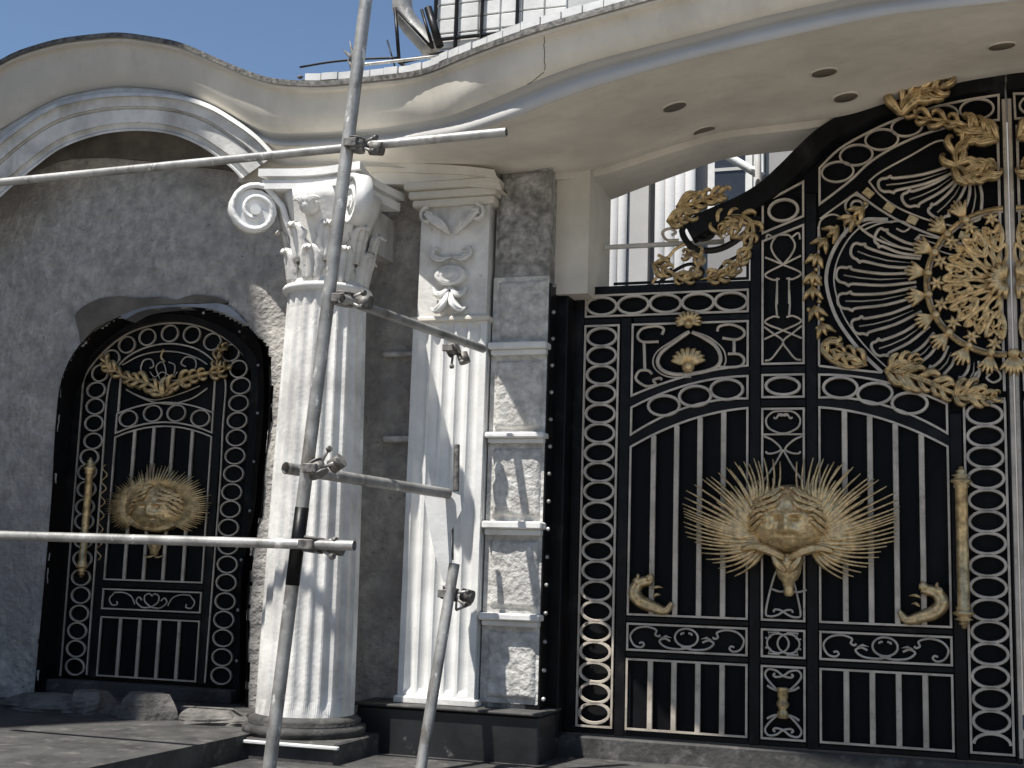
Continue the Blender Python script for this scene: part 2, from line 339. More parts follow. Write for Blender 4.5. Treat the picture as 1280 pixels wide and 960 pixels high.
mb.build('loose_chippings', 'rubble', canopy, kind='stuff')
# lamp wells
me_w = MB().lathe((0, 0, 0), [(.078, -.003), (.078, .006), (.062, .006), (.060, -.02)], 24).mesh('lamp_well_rim', 'cream')
me_h = MB().lathe((0, 0, 0), [(.061, -.0), (.061, .004), (.01, .004)], 24).mesh('lamp_well', 'hole')
for px, py in ((843, 133), (880, 163), (1030, 90), (1057, 121), (1252, 57)):
    h, nrm, *_ = SOFFIT.ray_cast(CAM, ray(px, py))
    if h is None: continue
    if nrm.z > 0: nrm = -nrm
    q = Vector((0, 0, 1)).rotation_difference(nrm)
    o = put('lamp_well', me_h, canopy, h+nrm*.003); o.rotation_mode = 'QUATERNION'; o.rotation_quaternion = q; o.scale = (1.1, 1.1, 1)
    o2 = put('lamp_well_rim', me_w, canopy, h); o2.rotation_mode = 'QUATERNION'; o2.rotation_quaternion = q
# hairline crack
for tr in ([(680, 45), (681, 88)], [(680, 90), (668, 100), (640, 118)]):
    fb_ = BVHTree.FromPolygons([tuple(v) for v in fas.v], fas.f); P = []
    for a, b in zip(tr, tr[1:]):
        for k in range(8):
            t = k/7; h, nn, *_ = fb_.ray_cast(CAM, ray(a[0]+(b[0]-a[0])*t+sin(k*2.3)*.6, a[1]+(b[1]-a[1])*t))
            if h: P.append(h-ray(680, 80)*.002)
    if len(P) > 2: MB().bar(P, .004, .001, up=-ray(680, 80)).build('hairline_crack', 'hole', canopy)

# ------------------------------------------------------------------ round fluted column
YC = -.72
cb0, cb1 = W(333, 915, YC), W(444, 925, YC)
ct0, ct1 = W(358, 372, YC), W(446, 372, YC)
Rb = (cb1-cb0).length/2; Rt = (ct1-ct0).length/2; cx = ((cb0+cb1)/2).x*.5+((ct0+ct1)/2).x*.5
ztop = W(400, 372, YC).z; zb = .10
column = thing('round_column', 'fluted round white column with scrolled capital behind the tall scaffold pole', 'column', (cx, YC, 0))
mb = MB(); NF = 22; K = 8
vs = []; H = 26
for j in range(H+1):
    t = j/H; R = Rb+(Rt-Rb)*t+.006*sin(pi*t); fl = min(1, min(t, 1-t)*30)
    for i in range(NF*K):
        a = 2*pi*i/(NF*K); ph = (i % K)/K
        d = (.016*sin(pi*(ph-.18)/.82) if ph > .18 else 0)*fl
        vs.append((cx+(R-d)*cos(a), YC+(R-d)*sin(a), zb+(ztop-zb)*t))
n = NF*K
mb.add(vs, [(j*n+i, j*n+(i+1) % n, (j+1)*n+(i+1) % n, (j+1)*n+i) for j in range(H) for i in range(n)], False)
mb.build('shaft', 'worn', column)
MB().lathe((cx, YC, 0), [(Rb+.07, 0), (Rb+.07, .05), (Rb+.03, .06), (Rb+.045, .08), (Rb+.02, .10), (Rb, .11)], 40).build('base', 'slab', column)
MB().box(cx-Rb-.09, cx+Rb+.09, YC-Rb-.08, YC+.35, -.16, -.002, .01).build('plinth_block', 'slab', column)
MB().box(cx-Rb-.2, cx+Rb+.12, YC-Rb-.11, YC-Rb-.085, -.03, -.012, .004).build('pale_batten', 'tile', column)
MB().lathe((cx, YC, ztop), [(Rt, -.005), (Rt+.028, .008), (Rt+.036, .025), (Rt+.025, .042), (Rt-.008, .048), (Rt-.012, .075)], 44).build('astragal', 'white', column)
zab = W(380, 240, YC-.2).z; zat = W(380, 222, YC-.2).z
hb = zab-ztop
MB().lathe((cx, YC, ztop), [(Rt-.014, .05), (Rt-.02, hb*.35), (Rt+.0, hb*.6), (Rt+.05, hb*.9), (Rt+.07, hb)], 40).build('bell', 'worn', column)
def abacus(x, y, z0, z1, r, parent, m='white'):
    for (a, b, rr) in ((0, .45, r), (.45, .62, r-.025), (.62, 1, r+.02)):
        pts = []
        for k in range(4):
            a0 = pi/4+k*pi/2; c0 = Vector((cos(a0), sin(a0)))*rr*1.32; a1 = a0+pi/2; c1 = Vector((cos(a1), sin(a1)))*rr*1.32
            for q in range(8):
                t = q/8; p = c0.lerp(c1, t); s_ = 1-.16*sin(pi*t); pts.append((x+p.x*s_, y+p.y*s_))
        n = len(pts); za, zb_ = z0+(z1-z0)*a, z0+(z1-z0)*b
        mb = MB(); mb.add([(p[0], p[1], za) for p in pts]+[(p[0], p[1], zb_) for p in pts], [tuple(range(n)), tuple(range(n, 2*n))]+[(i, (i+1) % n, (i+1) % n+n, i+n) for i in range(n)])
        mb.build('abacus' if a == 0 else 'abacus_moulding', m, parent)
abacus(cx, YC, zab-.0, zat+.03, Rt*1.42, column)
def volute3(x, y, z, r, ang, parent, m='white', w=.085, tail=.22):
    """corner scroll: spiral in the vertical plane that holds the diagonal direction ang"""
    d = Vector((cos(ang), sin(ang), 0)); sd = Vector((-sin(ang), cos(ang), 0)); c = Vector((x, y, z))
    P = []
    for i in range(36):
        t = i/35; a = pi*.62-t*pi*3.6; rr = r*(1-.80*t)
        P.append(c+d*(rr*cos(a))+Vector((0, 0, rr*sin(a))))
    P = smooth([c-d*(r*1.6)+Vector((0, 0, -tail)), c-d*(r*1.25)+Vector((0, 0, -tail*.35)), c-d*(r*.95)+Vector((0, 0, r*.45))], 5)[:-1]+P
    n = len(P); mb = MB()
    for side in (0,):
        sec = [(-w/2, -r*.09), (w/2, -r*.09), (w/2, r*.11), (w*.3, r*.05), (-w*.3, r*.05), (-w/2, r*.11)]
        vs = []
        for i, p in enumerate(P):
            t = (P[min(n-1, i+1)]-P[max(0, i-1)]).normalized(); nr = sd.cross(t).normalized(); q = 1-.45*i/n
            for a, b in sec: vs.append(p+sd*a*(1-.1*i/n)+nr*b*q*1.3)
        k = len(sec); mb.add(vs, [(i*k+c_, i*k+(c_+1) % k, (i+1)*k+(c_+1) % k, (i+1)*k+c_) for i in range(n-1) for c_ in range(k)], True)
    disc = []
    for sg in (-1, 1):
        for q in range(14):
            a = 2*pi*q/14; disc.append(c+sd*(sg*w*.36)+d*(r*.82*cos(a))+Vector((0, 0, r*.82*sin(a))))
    mb.add(disc, [tuple(range(14)), tuple(range(14, 28))]+[(i, (i+1) % 14, (i+1) % 14+14, i+14) for i in range(14)])
    eye = []
    for sg in (-1, 1):
        for q in range(10):
            a = 2*pi*q/10; eye.append(c+sd*(sg*w*.56)+d*(r*.2*cos(a))+Vector((0, 0, r*.2*sin(a))))
    mb.add(eye, [tuple(range(10)), tuple(range(10, 20))]+[(i, (i+1) % 10, (i+1) % 10+10, i+10) for i in range(10)])
    mb.build('volute', m, parent)
vz = W(320, 268, YC-.2).z
for ang in (-pi*.25-.02, -pi*.78):
    volute3(cx+cos(ang)*(Rt+.235), YC+sin(ang)*(Rt+.235), vz-.015, .158, ang, column, w=.10, tail=.17)
def acanthus3(x, y, z, R, ang, h, wd_, parent, m='white', curl=.07):
    """upright capital leaf leaning out and curling over at its tip, with ribs and lobed edge"""
    d = Vector((cos(ang), sin(ang), 0)); sd = Vector((-sin(ang), cos(ang), 0)); vs = []; nu, nv = 12, 8
    for j in range(nv+1):
        t = j/nv
        prof = Vector((0, 0, z))+d*(R+.012+curl*t**3+.03*sin(pi*t)*.4)+Vector((0, 0, h*(t if t < .85 else .85+(t-.85)*(-.9))))
        ww = wd_*(.75+.35*sin(pi*t*.85))*(1-.55*max(0, t-.6)/.4)
        for i in range(nu+1):
            s_ = i/nu*2-1; lob = 1+.16*sin(t*pi*7)*abs(s_)**2
            rel = .012*cos(s_*pi*3.5)-.03*s_*s_
            p = Vector((x, y, 0))+prof+sd*(s_*ww/2*lob)+d*rel
            vs.append(p)
    o = MB().add(vs, [(j*(nu+1)+i, j*(nu+1)+i+1, (j+1)*(nu+1)+i+1, (j+1)*(nu+1)+i) for j in range(nv) for i in range(nu)], True).build('acanthus_leaf', m, parent)
    sm_ = o.modifiers.new('t', 'SOLIDIFY'); sm_.thickness = .012
for k in range(8): acanthus3(cx, YC, ztop+.05, Rt-.015, -pi/2+k*pi/4, hb*.42, .15, column, 'worn')
for k in range(8): acanthus3(cx, YC, ztop+.05+hb*.2, Rt-.005, -pi/2+pi/8+k*pi/4, hb*.46, .13, column, 'worn', .09)
mb = MB()
for k in range(5):
    a = -pi/2+(k-2)*.42; mb.leaf(smooth([Vector((cx, YC-Rt-.06, vz-.03)), Vector((cx+sin((k-2)*.5)*.05, YC-Rt-.10, vz+.03)), Vector((cx+sin((k-2)*.6)*.10, YC-Rt-.09, vz+.07-abs(k-2)*.02))], 5), .05, .03)
mb.lathe((cx, YC-Rt-.06, vz), [(.055, -.03), (.055, .02), (.03, .05), (.008, .06)], 14, 'y'); mb.build('fleuron', 'worn', column)
MB().box(cx-Rt*.8, cx+Rt*.8, YC+.1, YW+.1, ztop+hb*.55, zab).build('capital_block', 'worn', column)

# ------------------------------------------------------------------ flat fluted pilaster
YP = -.40
pl, pr = W(498, 872, YP).x, W(597, 872, YP).x; pt0, pt1 = W(515, 410, YP).x, W(604, 410, YP).x
pxl = (pl+pt0)/2; pxr = (pr+pt1)/2; zpb = W(550, 882, YP).z; zpt = W(550, 402, YP).z
pil = thing('fluted_pilaster', 'flat fluted white pilaster standing on the black marble plinth', 'pilaster', ((pxl+pxr)/2, YP, zpb))
mb = MB(); sec = []; nfl = 5; wv = (pxr-pxl); mar = .03; fw = (wv-2*mar)/nfl
sec.append((pxl, 0))
for k in range(nfl):
    a = pxl+mar+k*fw
    for q in range(9):
        t = q/8; sec.append((a+fw*(.08+.84*t), .030*sin(pi*t)**.8 if 0 < q < 8 else 0))
sec.append((pxr, 0)); n = len(sec)
zs = [zpb, zpb+.06, zpb+.09, zpt-.04, zpt-.01, zpt]
vs = []
for j, z in enumerate(zs):
    f = 0 if j in (0, 1, 4, 5) else 1
    for x, d in sec: vs.append((x, YP+d*f, z))
mb.add(vs, [(j*n+i, j*n+i+1, (j+1)*n+i+1, (j+1)*n+i) for j in range(5) for i in range(n-1)], False)
mb.box(pxl, pxr, YP+.035, YW+.05, zpb, zpt)
mb.add([(pxl, YP, zpb), (pxl, YP+.04, zpb), (pxl, YP+.04, zpt), (pxl, YP, zpt), (pxr, YP, zpb), (pxr, YP+.04, zpb), (pxr, YP+.04, zpt), (pxr, YP, zpt)], [(0, 1, 2, 3), (4, 5, 6, 7)])
mb.build('shaft', 'white', pil)
px_ = (pxl+pxr)/2
MB().box(pxl-.02, pxr+.02, YP-.02, YP+.2, zpb-.0, zpb+.045, .008).build('base', 'worn', pil)
zc1 = W(550, 240, YP).z
MB().box(pxl+.02, pxr-.01, YP+.01, YW+.05, zpt, zc1).build('capital_block', 'worn', pil)
for (a, b, d, wdn) in ((zpt-.005, zpt+.03, .03, .02), (zc1-.10, zc1-.05, .035, .03), (zc1-.05, zc1+.0, .06, .05), (zc1, zc1+.05, .09, .07)):
    MB().box(pxl-wdn, pxr+wdn, YP-d, YW+.08, a, b, .01).build('capital_moulding', 'cream', pil)
zr = W(549, 346, YP).z
mb = MB(); mb.lathe((px_, YP-.01, zr), [(.105, -.04), (.105, .02), (.085, .045), (.07, .03), (.055, .05), (.04, .035), (.02, .055), (.004, .06)], 26, 'y', sy=.62); mb.build('rosette', 'white', pil)
for sg in (-1, 1):
    mb = MB(); mb.leaf(smooth([Vector((px_, YP-.01, zr+.12)), Vector((px_+sg*.07, YP-.03, zr+.10)), Vector((px_+sg*.12, YP-.02, zr+.13)), Vector((px_+sg*.11, YP-.02, zr+.17)), Vector((px_+sg*.07, YP-.02, zr+.16))], 5), .05, .03); mb.build('leaf', 'white', pil)
    mb = MB(); mb.leaf(smooth([Vector((px_, YP-.01, zr-.07)), Vector((px_+sg*.05, YP-.03, zr-.12)), Vector((px_+sg*.09, YP-.02, zr-.11)), Vector((px_+sg*.11, YP-.02, zr-.07))], 5), .05, .03); mb.build('leaf', 'white', pil)
    mb = MB(); mb.leaf(smooth([Vector((px_+sg*.01, YP-.01, zr-.10)), Vector((px_+sg*.03, YP-.04, zr-.18)), Vector((px_+sg*.08, YP-.03, zr-.22)), Vector((px_+sg*.12, YP-.02, zr-.20))], 5), .06, .035); mb.build('leaf', 'white', pil)
    for q in range(3):
        mb = MB(); mb.leaf(smooth([Vector((px_+sg*.02, YP-.01, zc1-.28)), Vector((px_+sg*(.06+.04*q), YP-.04, zc1-.22+.02*q)), Vector((px_+sg*(.12+.03*q), YP-.03, zc1-.15+.01*q))], 5), .05, .03); mb.build('leaf', 'worn', pil)
    mb = MB(); mb.rod(spiral((px_+sg*.16, zc1-.16), .06, .01, pi/2, pi/2-sg*pi*2.6, YP-.02, 22), .02, .04); mb.build('volute', 'worn', pil)
# small ledges beside the pilaster and the wall strip
for a, b in ((440, 446), (545, 553)):
    z0, z1 = W(495, b, YW-.03).z, W(495, a, YW-.03).z
    MB().box(W(482, a, YW).x, pxl-.004, YW-.05, YW+.02, z0, z1, .008).build('string_course', 'stucco3', wall)

# ------------------------------------------------------------------ gate pier with rendered blocks
YQ = -.36
pier = thing('gate_pier', 'rough rendered pier with cream ledges between the pilaster and the black gate', 'pier', (W(645, 880, YQ).x, YQ, 0))
qx0, qx1 = pxr+.012, W(676, 700, YQ).x
zq = W(640, 885, YQ).z
MB().box(qx0, qx1-.01, YQ+.04, .35, zq-.05, W(640, 205, YQ).z).build('pier_core', 'stucco2', pier)
led = [(880, 884), (767, 783), (652, 669), (541, 554), (429, 444), (330, 345)]
prev = zq
for i, (a, b) in enumerate(led):
    zt, zb_ = W(640, a, YQ).z, W(640, b, YQ).z
    if i: 
        mb = MB(); rough_grid(mb, qx0+.03, qx1-.012, prev+.018, zb_-.02, YQ+.008, .010 if i != 5 else .02, .014, None, i*3.3, .035); mb.build('render_panel', 'stucco3', pier)
        mb = MB(); mb.box(qx0+.0, qx1-.004, YQ+.028, YQ+.05, prev, zb_); mb.build('panel_border', 'stucco3', pier)
        mb = MB()
        if i < 5:
            mb.box(qx0+.002, qx1+.012, YQ-.055, YQ+.05, zb_+(zt-zb_)*.45, zt, .008); mb.box(qx0+.01, qx1, YQ-.02, YQ+.05, zb_, zb_+(zt-zb_)*.45, .006); mb.build('ledge', 'white', pier)
    prev = zt
mb = MB(); rough_grid(mb, qx0+.02, qx1-.01, prev, W(640, 214, YQ).z, YQ+.01, .035, .014, None, 44, .03); mb.build('render_panel', 'stucco2', pier)
# smooth strip between pier and opening (canopy support), recessed
sx0, sx1 = qx1-.012, W(741, 300, .0).x
MB().box(sx0, W(741, 300, -.1).x, -.20, .34, W(700, 362, -.2).z-.03, W(715, 205, -.1).z).build('support_strip', 'cream', pier)
# black marble plinth
pb = thing('marble_plinth', 'black marble plinth with white scratches under the pilaster', 'plinth', (W(560, 945, -.48).x, -.48, 0))
x0, x1 = W(444, 900, -.5).x, W(674, 900, -.5).x
MB().box(x0, x1, -.50, -.1, -.17, zpb-.018, .01).build('block', 'marble', pb)
MB().box(x0-.015, x1+.015, -.53, -.1, zpb-.015, zpb+.003, .006).build('capping', 'slab', pb)
# ================================================================== IRONWORK HELPERS
ringc = {}
def ring_mesh(a, b, w_=.020, t=.014):
    k = (round(a, 3), round(b, 3), w_)
    if k not in ringc:
        P = [Vector((a*cos(2*pi*i/22), 0, b*sin(2*pi*i/22))) for i in range(22)]
        ringc[k] = MB().sweep(P, [(-w_/2, 0), (w_/2, 0), (w_/2*.7, t), (-w_/2*.7, t)], closed=True).mesh('ring', 'iron')
    return ringc[k]
def ring(parent, x, y, z, a, b, w_=.020): return put('ring', ring_mesh(a, b, w_), parent, (x+random.uniform(-.002, .002), y, z+random.uniform(-.002, .002)), rot=(0, random.uniform(-.06, .06), 0))
def frame_line(parent, pts, y, w_=.014, closed=True, name='panel_border', t=.012, m='iron'):
    P = [Vector((a, y, b)) for a, b in pts]; mb = MB()
    n = len(P)
    # mitred flat strip
    vs = []
    for i in range(n):
        p = P[i]; a = (p-P[(i-1) % n]).normalized(); b = (P[(i+1) % n]-p).normalized()
        if not closed and i == 0: a = b
        if not closed and i == n-1: b = a
        na = Vector((-a.z, 0, a.x)); nb = Vector((-b.z, 0, b.x)); m_ = (na+nb)
        m_ = m_.normalized() if m_.length > 1e-6 else na
        k = 1/max(.35, m_.dot(na)); o_ = m_*k*w_/2
        vs += [p-o_, p+o_, p+o_+Vector((0, -t, 0)), p-o_+Vector((0, -t, 0))]
    fs = []
    for i in range(n if closed else n-1):
        j = (i+1) % n
        for c in range(4): fs.append((i*4+c, i*4+(c+1) % 4, j*4+(c+1) % 4, j*4+c))
    if not closed: fs += [(0, 1, 2, 3), (4*n-4, 4*n-3, 4*n-2, 4*n-1)]
    mb.add(vs, fs); return mb.build(name, m, parent)
def rect(a, b, c, d): return [(a, c), (b, c), (b, d), (a, d)]
def scroll(parent, P, w_=.014, name='scroll', m='iron', h=None):
    return MB().rod(P, w_, h).build(name, m, parent)
def foliage(parent, spine, w_, n=6, name='acanthus', m='gold', side=0, h=.035, L=1.0, lab=None):
    """acanthus spray: a ridged stem with curled leaflets alternating along it"""
    mb = MB(); mb.leaf(spine, w_*.8, h, tip=.2)
    m_ = len(spine)
    for k in range(n):
        i = int((k+.6)/n*(m_-2)); p = spine[i]; t = (spine[i+1]-spine[i]).normalized(); nr = Vector((-t.z, 0, t.x))
        for sg in ((-1, 1) if side == 0 else (side,)):
            s_ = w_*L*(1.15-.5*k/n)*random.uniform(.8, 1.25)
            q = [p-t*s_*.2, p+nr*sg*s_*.42+t*s_*.25, p+nr*sg*s_*.85+t*s_*.75, p+nr*sg*s_*.85+t*s_*1.25, p+nr*sg*s_*.6+t*s_*1.35]
            q = [a+Vector((0, -h*.5*math.sin(j/4*pi), 0)) for j, a in enumerate(q)]
            mb.leaf(smooth(q, 3), s_*.72, h*.9, tip=.22, root=.5)
    o = mb.build(name, m, parent)
    if lab: o['label'] = lab
    return o
def ctr(P): return sum(P, Vector())/len(P)

# ================================================================== MAIN GATE LEAF
UM = 2.957                     # meeting line of the two leaves
MB().box(.26, 5.6, -.06, .4, -.2, .008, .01).build('gate_sill', 'slab', kind='structure')
gate = thing('gate_leaf', 'tall black driveway gate leaf with gold lion medallion and half sunburst', 'gate', (UM, 0, 0), 'leaves of the main gate')
a0, a1, b0, c0, d0, d1, e0, f0, g0, g1 = .480, .692, .780, 1.482, 1.569, 1.808, 1.897, 2.599, 2.690, 2.905
zlb, zlt, zsb, zst, zbb, zmb, zmr, zrt, zct, ztb, ztr = .065, .466, .521, .672, .727, 2.019, 2.151, 1.975, 2.480, 2.540, 2.672
YI = -.022    # where the ironwork is laid on the black frame
UC = (d0+d1)/2
def quad3(p):      # z(t) through three surveyed points, t = distance from the panel centre
    (x1_, y1_), (x2_, y2_), (x3_, y3_) = p
    def f(t):
        return y1_*(t-x2_)*(t-x3_)/((x1_-x2_)*(x1_-x3_))+y2_*(t-x1_)*(t-x3_)/((x2_-x1_)*(x2_-x3_))+y3_*(t-x1_)*(t-x2_)/((x3_-x1_)*(x3_-x2_))
    return f
def Q(pts): return quad3([(abs(W(a, b, 0).x-UC), W(a, b, 0).z) for a, b in pts])
f_sq = Q([(790.4, 495.7), (864, 470), (934.5, 458)]); f_rt = Q([(791, 510), (864, 481), (934, 471)])
f_rb = Q([(790.4, 543.6), (864, 508.6), (934, 499)]); f_bt = Q([(788.8, 559.8), (848, 531), (934, 511)])
# backing sheet + ogee outline
og_px = [(736, 362), (938, 352), (939, 262)]
ogee = [(862, 292), (882, 281), (905, 271), (930, 260), (958, 243), (985, 219), (1008, 196), (1030, 176), (1058, 158), (1090, 142), (1120, 130), (1150, 122), (1190, 113), (1230, 107), (1262, 105)]
OG = T(ogee, 0, 5)
ogf = sorted([(p.x, p.z) for p in OG])
def og(x): return interp(ogf, x)
outline = [(.405, .02), (UM-.006, .02), (UM-.006, og(UM)-.02)]+[(p.x, p.z-.03) for p in OG[::-1] if p.x < UM-.01 and p.x > c0+.02]+[(c0+.02, 2.73), (.405, 2.73)]
MB().prism(outline, .012, .022).build('backing_sheet', 'sheet', gate)
fr_ = [(.405, a0-.012, .02, 2.73), (a1+.012, b0-.012, .02, ztb-.012), (c0+.012, d0-.012, .02, 3.13), (d1+.012, e0-.012, .02, 3.25), (f0+.012, g0-.012, .02, zrt-.06), (g1+.012, UM-.008, .02, 3.72)]
for x0, x1, z0, z1 in fr_: MB().box(x0, x1, -.022, .012, z0, min(z1, og((x0+x1)/2)-.05 if x0 > 1.4 else 9), .004).build('stile', 'black', gate)
def rail(x0, x1, z0, z1): MB().box(x0, x1, -.020, .012, z0, z1, .004).build('rail', 'black', gate)
e_ = .0115
for x0, x1 in ((b0-e_, c0+e_), (d0-e_, d1+e_), (e0-e_, f0+e_)):
    rail(x0, x1, .022, zlb-e_); rail(x0, x1, zlt+e_, zsb-e_); rail(x0, x1, zst+e_, zbb-e_)
rail(a0-e_, a1+e_, .022, zlb-e_); rail(g0-e_, g1+e_, .022, zlb-e_)
rail(a0-e_, c0+e_, ztr+.010, 2.732); rail(a0-e_, a1+.01, zct+e_, ztb-e_); rail(b0+.0, c0+e_, zct+e_, ztb-e_)
rail(d0-e_, d1+e_, zmr+e_, 2.206); rail(d0-e_, d1+e_, 1.962, zmb-e_)
def arc_rail(fa, fb, x0, x1):
    n = 14; A = []; B = []
    for i in range(n+1):
        x = x0+(x1-x0)*i/n; t = abs(x-UC); A.append((x, fa(t)-.008)); B.append((x, fb(t)+.008))
    MB().prism(A+B[::-1], -.019, .011).build('arched_rail', 'black', gate)
for x0, x1 in ((b0-e_, c0+e_), (e0-e_, f0+e_)):
    arc_rail(f_sq, f_rt, x0, x1); arc_rail(f_rb, f_bt, x0, x1)
def arc_pts(f, x0, x1, n=12): return [(x0+(x1-x0)*i/n, f(abs(x0+(x1-x0)*i/n-UC))) for i in range(n+1)]
# ring columns
pitch = .1195
def ring_col(x0, x1, zt, zb_):
    frame_line(gate, rect(x0, x1, zb_, zt), YI, .012)
    z = zt-.012-.058
    while z > zb_+.05:
        ring(gate, (x0+x1)/2, YI, z, (x1-x0)/2-.014, .0575); z -= pitch
    if z+.058-zb_ > .03:
        P = [Vector(((x0+x1)/2+((x1-x0)/2-.014)*cos(a), YI, z+.0575*sin(a))) for a in [pi*i/14 for i in range(15)]]
        P = [p for p in P if p.z > zb_+.004]
        if len(P) > 3: MB().bar(P, .016, .013).build('half_ring', 'iron', gate)
ring_col(a0, a1, zct, zlb); ring_col(g0, g1, zrt, zlb)
frame_line(gate, rect(a0, c0, ztb, ztr), YI, .012)
for k in range(5): ring(gate, a0+.10+(c0-a0-.2)*k/4, YI, (ztb+ztr)/2, .096, .056)
# bar panels
def bar_panel(x0, x1, zb_, top_pts):
    frame_line(gate, [(x0, zb_)]+[(x1, zb_)]+top_pts[::-1], YI, .012)
    for k in range(1, 5):
        x = x0+(x1-x0)*k/5; zt = interp(top_pts, x)
        MB().box(x-.0155, x+.0155, YI-.012, YI+.006, zb_+.004, zt-.004, .003).build('bar', 'iron', gate)
for x0, x1 in ((b0, c0), (e0, f0)):
    bar_panel(x0, x1, zlb, [(x0, zlt), (x1, zlt)]); bar_panel(x0, x1, zbb, arc_pts(f_bt, x0, x1))
    frame_line(gate, arc_pts(f_rt, x0, x1)+arc_pts(f_rb, x0, x1)[::-1], YI, .012)
    frame_line(gate, rect(x0, x1, zsb, zst), YI, .012)
for sg in (-1, 1):
    for px, py in ((831, 508.4), (869.5, 496.3), (909.6, 488.0)):
        p = W(px, py, 0); ring(gate, UC+sg*(UC-p.x), YI, p.z+.002, .096, .061)
# small middle panels
frame_line(gate, rect(d0, d1, zmb, zmr), YI, .012); ring(gate, UC, YI, (zmb+zmr)/2, .098, .052)
frame_line(gate, rect(d0, d1, zsb, zst), YI, .012)
for sg in (-1, 1):
    zc_ = (zsb+zst)/2
    scroll(gate, [Vector((UC-sg*.03+sg*.062*cos(a), YI, zc_+.055*sin(a))) for a in [2*pi*i/20 for i in range(21)]], .012)
    for s2 in (-1, 1): scroll(gate, XZ([(UC+sg*.10, zc_+s2*.03), (UC+sg*.085, zc_+s2*.022), (UC+sg*.07, zc_+s2*.034), (UC+sg*.085, zc_+s2*.06), (UC+sg*.02, zc_+s2*.062)], YI), .012)
# scroll band
def band(x0, x1):
    m_ = (x0+x1)/2; zc_ = (zsb+zst)/2; H_ = .062
    scroll(gate, smooth(XZ([(m_+.068*cos(a), zc_+.008+.052*sin(a)) for a in [2*pi*i/12 for i in range(12)]], YI), 2, True)+[Vector((m_+.068, YI, zc_+.008))], .013)
    for sg in (-1, 1):
        scroll(gate, smooth(XZ([(m_+sg*.012, zc_+.035), (m_+sg*.03, zc_+.03), (m_+sg*.03, zc_+.022)], YI), 4), .013)
        scroll(gate, smooth(XZ([(m_-sg*.03, zc_-.045), (m_+sg*.04, zc_-.06), (m_+sg*.12, zc_-.052), (m_+sg*.16, zc_-.02), (m_+sg*.13, zc_-.002), (m_+sg*.095, zc_-.016)], YI), 5), .013)
        scroll(gate, smooth(XZ([(m_+sg*.155, zc_+.018), (m_+sg*.165, zc_+.008), (m_+sg*.185, zc_+.018), (m_+sg*.18, zc_+.045), (m_+sg*.235, zc_+H_), (m_+sg*.30, zc_+.048), (m_+sg*.335, zc_+.005), (m_+sg*.315, zc_-.045), (m_+sg*.275, zc_-.06), (m_+sg*.252, zc_-.045), (m_+sg*.262, zc_-.03), (m_+sg*.28, zc_-.035)], YI), 5), .013)
        MB().leaf(XZ([(m_+sg*.15, zc_+.0), (m_+sg*.12, zc_+.012), (m_+sg*.085, zc_+.004)], YI-.004), .02, .012).build('scroll_leaf', 'iron', gate)
band(b0, c0); band(e0, f0)
# middle strip, bottom panel with gold baluster
frame_line(gate, rect(d0, d1, zlb, zlt), YI, .012)
zc_ = (zlb+zlt)/2
for s2 in (-1, 1):
    for sg in (-1, 1):
        scroll(gate, smooth(XZ([(UC+sg*.004, zc_+s2*.055), (UC+sg*.05, zc_+s2*.085), (UC+sg*.10, zc_+s2*.145), (UC+sg*.085, zc_+s2*.182), (UC+sg*.04, zc_+s2*.178), (UC, zc_+s2*.150), (UC-sg*.04, zc_+s2*.142), (UC-sg*.055, zc_+s2*.152), (UC-sg*.045, zc_+s2*.163)], YI), 5), .013)
        scroll(gate, smooth(XZ([(UC+sg*.02, zc_+s2*.065), (UC+sg*.06, zc_+s2*.075), (UC+sg*.09, zc_+s2*.092)], YI), 4), .014)
MB().lathe((UC, YI-.02, zc_), [(.022, -.085), (.034, -.078), (.030, -.05), (.020, -.035), (.036, -.012), (.036, .0), (.024, .02), (.030, .035), (.030, .075), (.036, .082), (.02, .088)], 14).build('baluster', 'gold', gate)
# middle strip around the medallion
z5, z6 = zbb, 1.962-.013
frame_line(gate, rect(d0, d1, z5, z6), YI, .012)
P = dz = lambda pts: XZ([(UC+(a-1103)/3.694/183.0, 0) for a, b in pts], YI)
def cz(pts, s=1):     # symmetric pair in the middle strip: (offset, z)
    for sg in (-1, 1): scroll(gate, smooth(XZ([(UC+sg*a, b) for a, b in pts], YI), 5), .0125)
zt = z6
cz([(0, zt-.012), (.06, zt-.018), (.098, zt-.06), (.085, zt-.11), (.03, zt-.14), (0, zt-.145)]); cz([(.055, zt-.05), (.04, zt-.055), (.02, zt-.03), (-.01, zt-.04), (-.03, zt-.03)])
scroll(gate, XZ([(d0, zt-.15), (d1, zt-.15)], YI), .012)
cz([(.112, zt-.16), (.06, zt-.185), (.012, zt-.235), (.05, zt-.26), (.09, zt-.262), (.10, zt-.25)]); cz([(0, zt-.24), (.05, zt-.33), (.11, zt-.42)])
cz([(.0, z5+.33), (.05, z5+.25), (.098, z5+.05), (.075, z5+.02), (.03, z5+.03), (-.01, z5+.055), (-.045, z5+.06), (-.055, z5+.045)])
